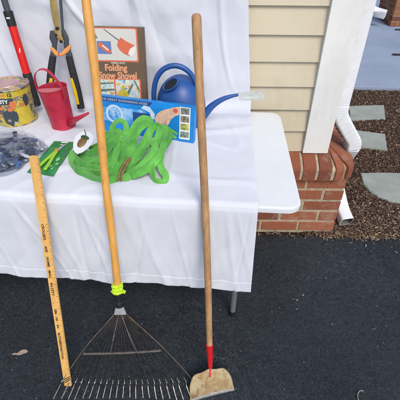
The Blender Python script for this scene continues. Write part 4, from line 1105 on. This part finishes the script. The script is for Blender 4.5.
# --- green flat hose
m_hose, n = mat('green_flat_hose', rough=.7)
c = n.ramp(n.noise(10, 5, .6), [(.3, (.040, .24, .020)), (.7, (.125, .45, .06))])
n.col(c); p = n.bump(n.noise(400, 3, .6), .3, .001); p = n.bump(n.noise(45, 4, .6), .6, .004, p); n.bump(n.noise(120, 4, .6, 1.0), .5, .002, p); n.b.inputs['Sheen Weight'].default_value = .25
hz = thing('flat_hose', 'bright green flat fabric hose gathered in loops, tied with brown cord', 'hose', atz(120, 168, TT))
def hpt(px, py, D):
    if py < 152: py += .15 * (152 - py)
    p_ = aty(px, py, D); p_.z = max(p_.z, TT + .004); return p_
def ribbon(pts_, w_=.0135, t_=.0034, side=(0, 1, .3), name='hose_loop', m=None):
    P = catmull([hpt(*q) for q in pts_], 9)
    sec = [(-1, .2), (-.93, .9), (-.75, .7), (-.3, .35), (.3, .35), (.75, .7), (.93, .9), (1, .2), (1, -.2), (.93, -.9), (.75, -.7), (.3, -.35), (-.3, -.35), (-.75, -.7), (-.93, -.9), (-1, -.2)]
    bm = BM(); sd_ = random.random() * 50; w_ *= .98; V = Vector((.05, .78, -.62)); rings = []; ps = None
    r0_ = random.choice((-1, 1)) * random.uniform(.15, .60); hz['n_'] = hz.get('n_', 0) + 1; off_ = V * (.024 - .0024 * hz['n_'])
    P = [p + off_ * math.sin(math.pi * k / (len(P) - 1)) for k, p in enumerate(P)]
    for i, p in enumerate(P):
        T = (P[min(i + 1, len(P) - 1)] - P[max(i - 1, 0)]).normalized()
        s_ = T.cross(V)
        if s_.length < .05: s_ = ps or Vector((1, 0, 0))
        s_.normalize()
        if ps is not None and s_.dot(ps) < 0: s_ = -s_
        if ps is not None: s_ = (s_ * .45 + ps * .55); s_ = (s_ - T * s_.dot(T)).normalized()
        ps = s_.copy()
        ro = r0_ + .8 * noise.noise(Vector((i * .085, sd_, 2)))
        nn_ = T.cross(s_); s2 = s_ * math.cos(ro) + nn_ * math.sin(ro); n2 = T.cross(s2)
        ku = w_ * (1 + .16 * noise.noise(Vector((i * .2, sd_, 0)))); kv = t_ * (1 + .7 * noise.noise(Vector((i * .3, sd_, 5))))
        bend_ = .0012 * noise.noise(Vector((i * .25, sd_, 9)))
        rg = []
        for u_, v_ in sec:
            q_ = p + s2 * u_ * ku + n2 * (v_ * kv + bend_ * (1 - u_ * u_) * 2); q_.z = max(q_.z, TT + .001 + .001 * random.random()); rg.append(bm.verts.new(q_))
        rings.append(rg)
    m_ = len(sec)
    for a, b in zip(rings, rings[1:]):
        for i in range(m_): bm.faces.new((a[i], a[(i + 1) % m_], b[(i + 1) % m_], b[i]))
    bm.faces.new(rings[0][::-1]); bm.faces.new(rings[-1])
    return pch(hz, name, bm, m or m_hose, True, 60)
FW = (.9, -.2, .3)
# right bundle: arching over from the tie
ribbon([(119, 179, 1.09), (122, 166, 1.11), (127, 150, 1.15), (133, 135, 1.19), (139, 122, 1.23), (146, 118, 1.25), (150, 126, 1.24), (146, 142, 1.19), (137, 158, 1.14), (126, 172, 1.10)], side=FW)
ribbon([(123, 177, 1.10), (132, 160, 1.13), (142, 143, 1.18), (149, 127, 1.23), (156, 120, 1.25), (161, 129, 1.22), (158, 146, 1.17), (147, 161, 1.12), (130, 173, 1.09)], side=FW)
ribbon([(128, 172, 1.12), (140, 164, 1.13), (152, 150, 1.16), (158, 134, 1.20), (160, 122, 1.24), (164, 124, 1.24), (163, 140, 1.19), (158, 156, 1.13), (148, 168, 1.10), (132, 176, 1.08)], side=FW)
ribbon([(152, 150, 1.17), (156, 142, 1.19), (158, 132, 1.22), (162, 128, 1.24), (163, 140, 1.19), (160, 154, 1.15), (160, 166, 1.11), (165, 176, 1.075), (163, 182, 1.06), (156, 181, 1.065), (152, 172, 1.09), (150, 160, 1.13)], side=FW)
ribbon([(157, 150, 1.20), (165, 145, 1.22), (170, 135, 1.25), (169, 126, 1.27), (163, 123, 1.28), (156, 126, 1.27)], w_=.009, side=(0, 1, .5))
ribbon([(122, 180, 1.08), (134, 172, 1.09), (147, 160, 1.12), (154, 148, 1.15), (152, 140, 1.18), (144, 146, 1.18), (134, 156, 1.15), (124, 166, 1.12)], side=FW)
ribbon([(118, 172, 1.12), (124, 152, 1.17), (130, 132, 1.22), (136, 118, 1.27), (144, 112, 1.29), (150, 117, 1.28), (149, 132, 1.24), (142, 146, 1.2)], side=(0, 1, .3))
# middle strands
ribbon([(116, 181, 1.08), (118, 168, 1.11), (122, 152, 1.15), (127, 140, 1.18), (131, 136, 1.2), (133, 142, 1.18), (128, 156, 1.14), (121, 170, 1.10), (112, 179, 1.08)], side=FW)
ribbon([(112, 130, 1.22), (113, 121, 1.25), (118, 115.5, 1.27), (124, 117, 1.27), (126, 125, 1.24), (122, 133, 1.21), (115, 135, 1.2)], w_=.010, side=(0, 1, .3))
ribbon([(106, 160, 1.14), (108, 145, 1.18), (111, 131, 1.22), (117, 127, 1.24), (121, 134, 1.21), (116, 150, 1.16), (106, 166, 1.11)], side=FW)
# left bundle, low and folded
for q in ([(76, 156, 1.20), (82, 163, 1.17), (94, 167, 1.14), (106, 163, 1.14), (116, 152, 1.16), (122, 146, 1.18)], [(84, 158, 1.185), (95, 162, 1.16), (106, 160, 1.15), (117, 166, 1.12)], [(90, 150, 1.21), (100, 145, 1.22), (108, 146, 1.20), (113, 154, 1.16), (116, 164, 1.13)], [(77, 165, 1.16), (86, 176, 1.12), (100, 176, 1.10), (112, 171, 1.11), (120, 164, 1.12)],
[(73, 150, 1.22), (72, 158, 1.19), (75, 167, 1.15), (84, 173, 1.12), (97, 178, 1.09), (110, 178, 1.085), (118, 174, 1.10)],
          [(75, 149, 1.22), (76, 157, 1.18), (84, 164, 1.15), (96, 168, 1.125), (108, 168, 1.12), (116, 160, 1.14)],
          [(79, 156, 1.19), (88, 160, 1.16), (98, 160, 1.15), (108, 154, 1.16), (114, 144, 1.19), (120, 138, 1.2)],
          [(82, 170, 1.13), (90, 176, 1.105), (101, 181, 1.08), (112, 182, 1.075), (119, 177, 1.09)],
          [(78, 152, 1.21), (90, 154, 1.18), (102, 150, 1.18), (110, 140, 1.20), (114, 130, 1.23)],
          [(86, 165, 1.14), (96, 163, 1.14), (106, 156, 1.155), (113, 146, 1.18), (118, 142, 1.19), (117, 154, 1.15), (110, 168, 1.11)],
          [(74, 161, 1.17), (80, 170, 1.14), (92, 172, 1.12), (104, 173, 1.11), (116, 168, 1.12)],
          [(98, 152, 1.20), (103, 140, 1.23), (109, 133, 1.25), (114, 137, 1.22), (110, 150, 1.18), (101, 160, 1.15)]):
    ribbon(q, w_=.0125, side=(.25, -.5, .85))
del hz['n_']
m_cord = M_('brown_cord', (.20, .12, .05), .8, var=.3, vscale=80)
for k in (0, 1):
    P = [hpt(*q) for q in ((118 + k * 3, 181, 1.07), (120 + k * 3, 172, 1.085), (124 + k * 3, 164, 1.10), (129 + k * 2, 158, 1.125))]
    bm = BM(); tube(bm, catmull(P, 6), .0035, 8); pch(hz, 'tie_cord', bm, m_cord, True)
# --- oval white tag with acorn
m_paper = M_('white_card_paper', (.60, .60, .63), .6, var=.03, vscale=30)
tc0 = hpt(86, 146, 1.215); 
ot = thing('hang_tag', 'oval white card with a brown acorn mark lying against the green hose', 'tag', tc0)
TM = frame(tc0 + Vector((0, -.026, .032)), Vector((.95, .12, .10)), Vector((-.10, -.45, .85)))
bm = BM(); prism(bm, [(.033 * math.cos(t) + .004 * math.sin(2 * t), .047 * math.sin(t)) for t in [i / 48 * 2 * math.pi for i in range(48)]], .0016, TM @ Matrix.Rotation(-.45, 4, 'Z')); pch(ot, 'card', bm, m_paper)
bm = BM(); AM = TM @ Matrix.Translation((.003, .008, .0020)) @ Matrix.Rotation(-.55, 4, 'Z')
def ell(bm, cx, cy, rx, ry, h, MM, n_=28, a0=0, a1=360):
    c0 = bm.verts.new(MM @ Vector((cx, cy, h))); rr_ = []
    for k_, hh in ((1, 0), (.75, h * .7), (.4, h * .95)):
        rr_.append([bm.verts.new(MM @ Vector((cx + rx * k_ * math.cos(t), cy + ry * k_ * math.sin(t), hh))) for t in [i / n_ * 2 * math.pi for i in range(n_)]])
    for a, b in zip(rr_, rr_[1:]):
        for i in range(n_): bm.faces.new((a[i], a[(i + 1) % n_], b[(i + 1) % n_], b[i]))
    for i in range(n_): bm.faces.new((rr_[-1][i], rr_[-1][(i + 1) % n_], c0))
ell(bm, 0, -.008, .0150, .0235, .004, AM); pch(ot, 'acorn', bm, M_('acorn_brown', (.15, .085, .02), .5, var=.3, vscale=60), True)
bm = BM(); ell(bm, 0, .012, .0165, .0085, .0065, AM); pch(ot, 'acorn_cap', bm, M_('acorn_cap_green', (.025, .06, .015), .6, var=.3, vscale=60), True)
bm = BM(); tube(bm, [AM @ Vector((0, .018, .002)), AM @ Vector((-.006, .028, .002)), AM @ Vector((-.018, .040, .002))], .0013, 8); pch(ot, 'stem', bm, M_('stem_green', (.03, .05, .02), .6), True)
# --- pale leaf and curled bits on the driveway
c_ = atz(20, 352.5, .002); bm = BM()
lf = [(-.030, -.008), (-.018, -.003), (-.010, -.004), (.000, .008), (.010, .013), (.022, .012), (.030, .006), (.026, .0), (.016, -.004), (.008, -.009), (-.004, -.011), (-.016, -.010), (-.024, -.012)]
prism(bm, [(x_ * 1.05, y_ * 1.1) for x_, y_ in lf], .0012, Matrix.Translation(c_) @ Matrix.Rotation(R(3), 4, 'X') @ Matrix.Rotation(R(-4), 4, 'Z'))
tag(obj('dry_leaf', bm, M_('pale_dry_leaf', (.34, .25, .21), .8, var=.25, vscale=90)), 'pale pinkish dry leaf lying on the dark driveway, left of the yardstick', 'leaf')
m_twig = M_('pale_dry_twig', (.20, .19, .165), .8, var=.3, vscale=80)
def curl(px, py, pts_, r_=.0012):
    c_ = atz(px, py, .003); bm = BM(); tube(bm, catmull([c_ + Vector((x_, y_, z_)) for x_, y_, z_ in pts_], 6), r_, 6); return bm
tag(obj('curled_twig', curl(359, 394, [(-.010, -.024, 0), (-.008, -.006, .002), (.000, .006, .004), (.013, .013, .002), (.020, .009, 0)], .0022), m_twig, None, True), 'curled pale twig on the driveway at the bottom of the photo', 'twig')
tag(obj('curled_twig', curl(374, 328, [(.008, .008, 0), (.006, -.004, .002), (-.004, -.006, .001), (-.012, -.004, 0)], .0012), m_twig, None, True), 'short hooked pale twig on the driveway, smaller and nearer the house', 'twig')
rnd = random.Random(12); bm = BM()
spots = [(297, 300, .006), (303, 295, .006), (294, 299, .004), (297, 309, .004), (332, 324, .004), (326, 278, .004), (377, 306, .003), (386, 326, .003), (272, 312, .003), (300, 279, .002)]
for _ in range(70): spots.append((rnd.uniform(0, 400), rnd.uniform(290, 400), rnd.uniform(.0012, .0028)))
for px, py, r_ in spots:
    c_ = atz(px, py, .0); n_ = 6
    vs_ = [bm.verts.new(c_ + Vector((r_ * rnd.uniform(.5, 1.2) * math.cos(i / n_ * 6.283), r_ * rnd.uniform(.4, 1) * math.sin(i / n_ * 6.283), .0006))) for i in range(n_)]
    tpv = bm.verts.new(c_ + Vector((0, 0, r_ * .5 + .0006)))
    for i in range(n_): bm.faces.new((vs_[i], vs_[(i + 1) % n_], tpv))
o = obj('driveway_grit', bm, M_('pale_grit', (.30, .30, .29), .8)); o['kind'] = 'stuff'; tag(o, 'tiny pale crumbs of grit scattered on the dark driveway', 'grit')
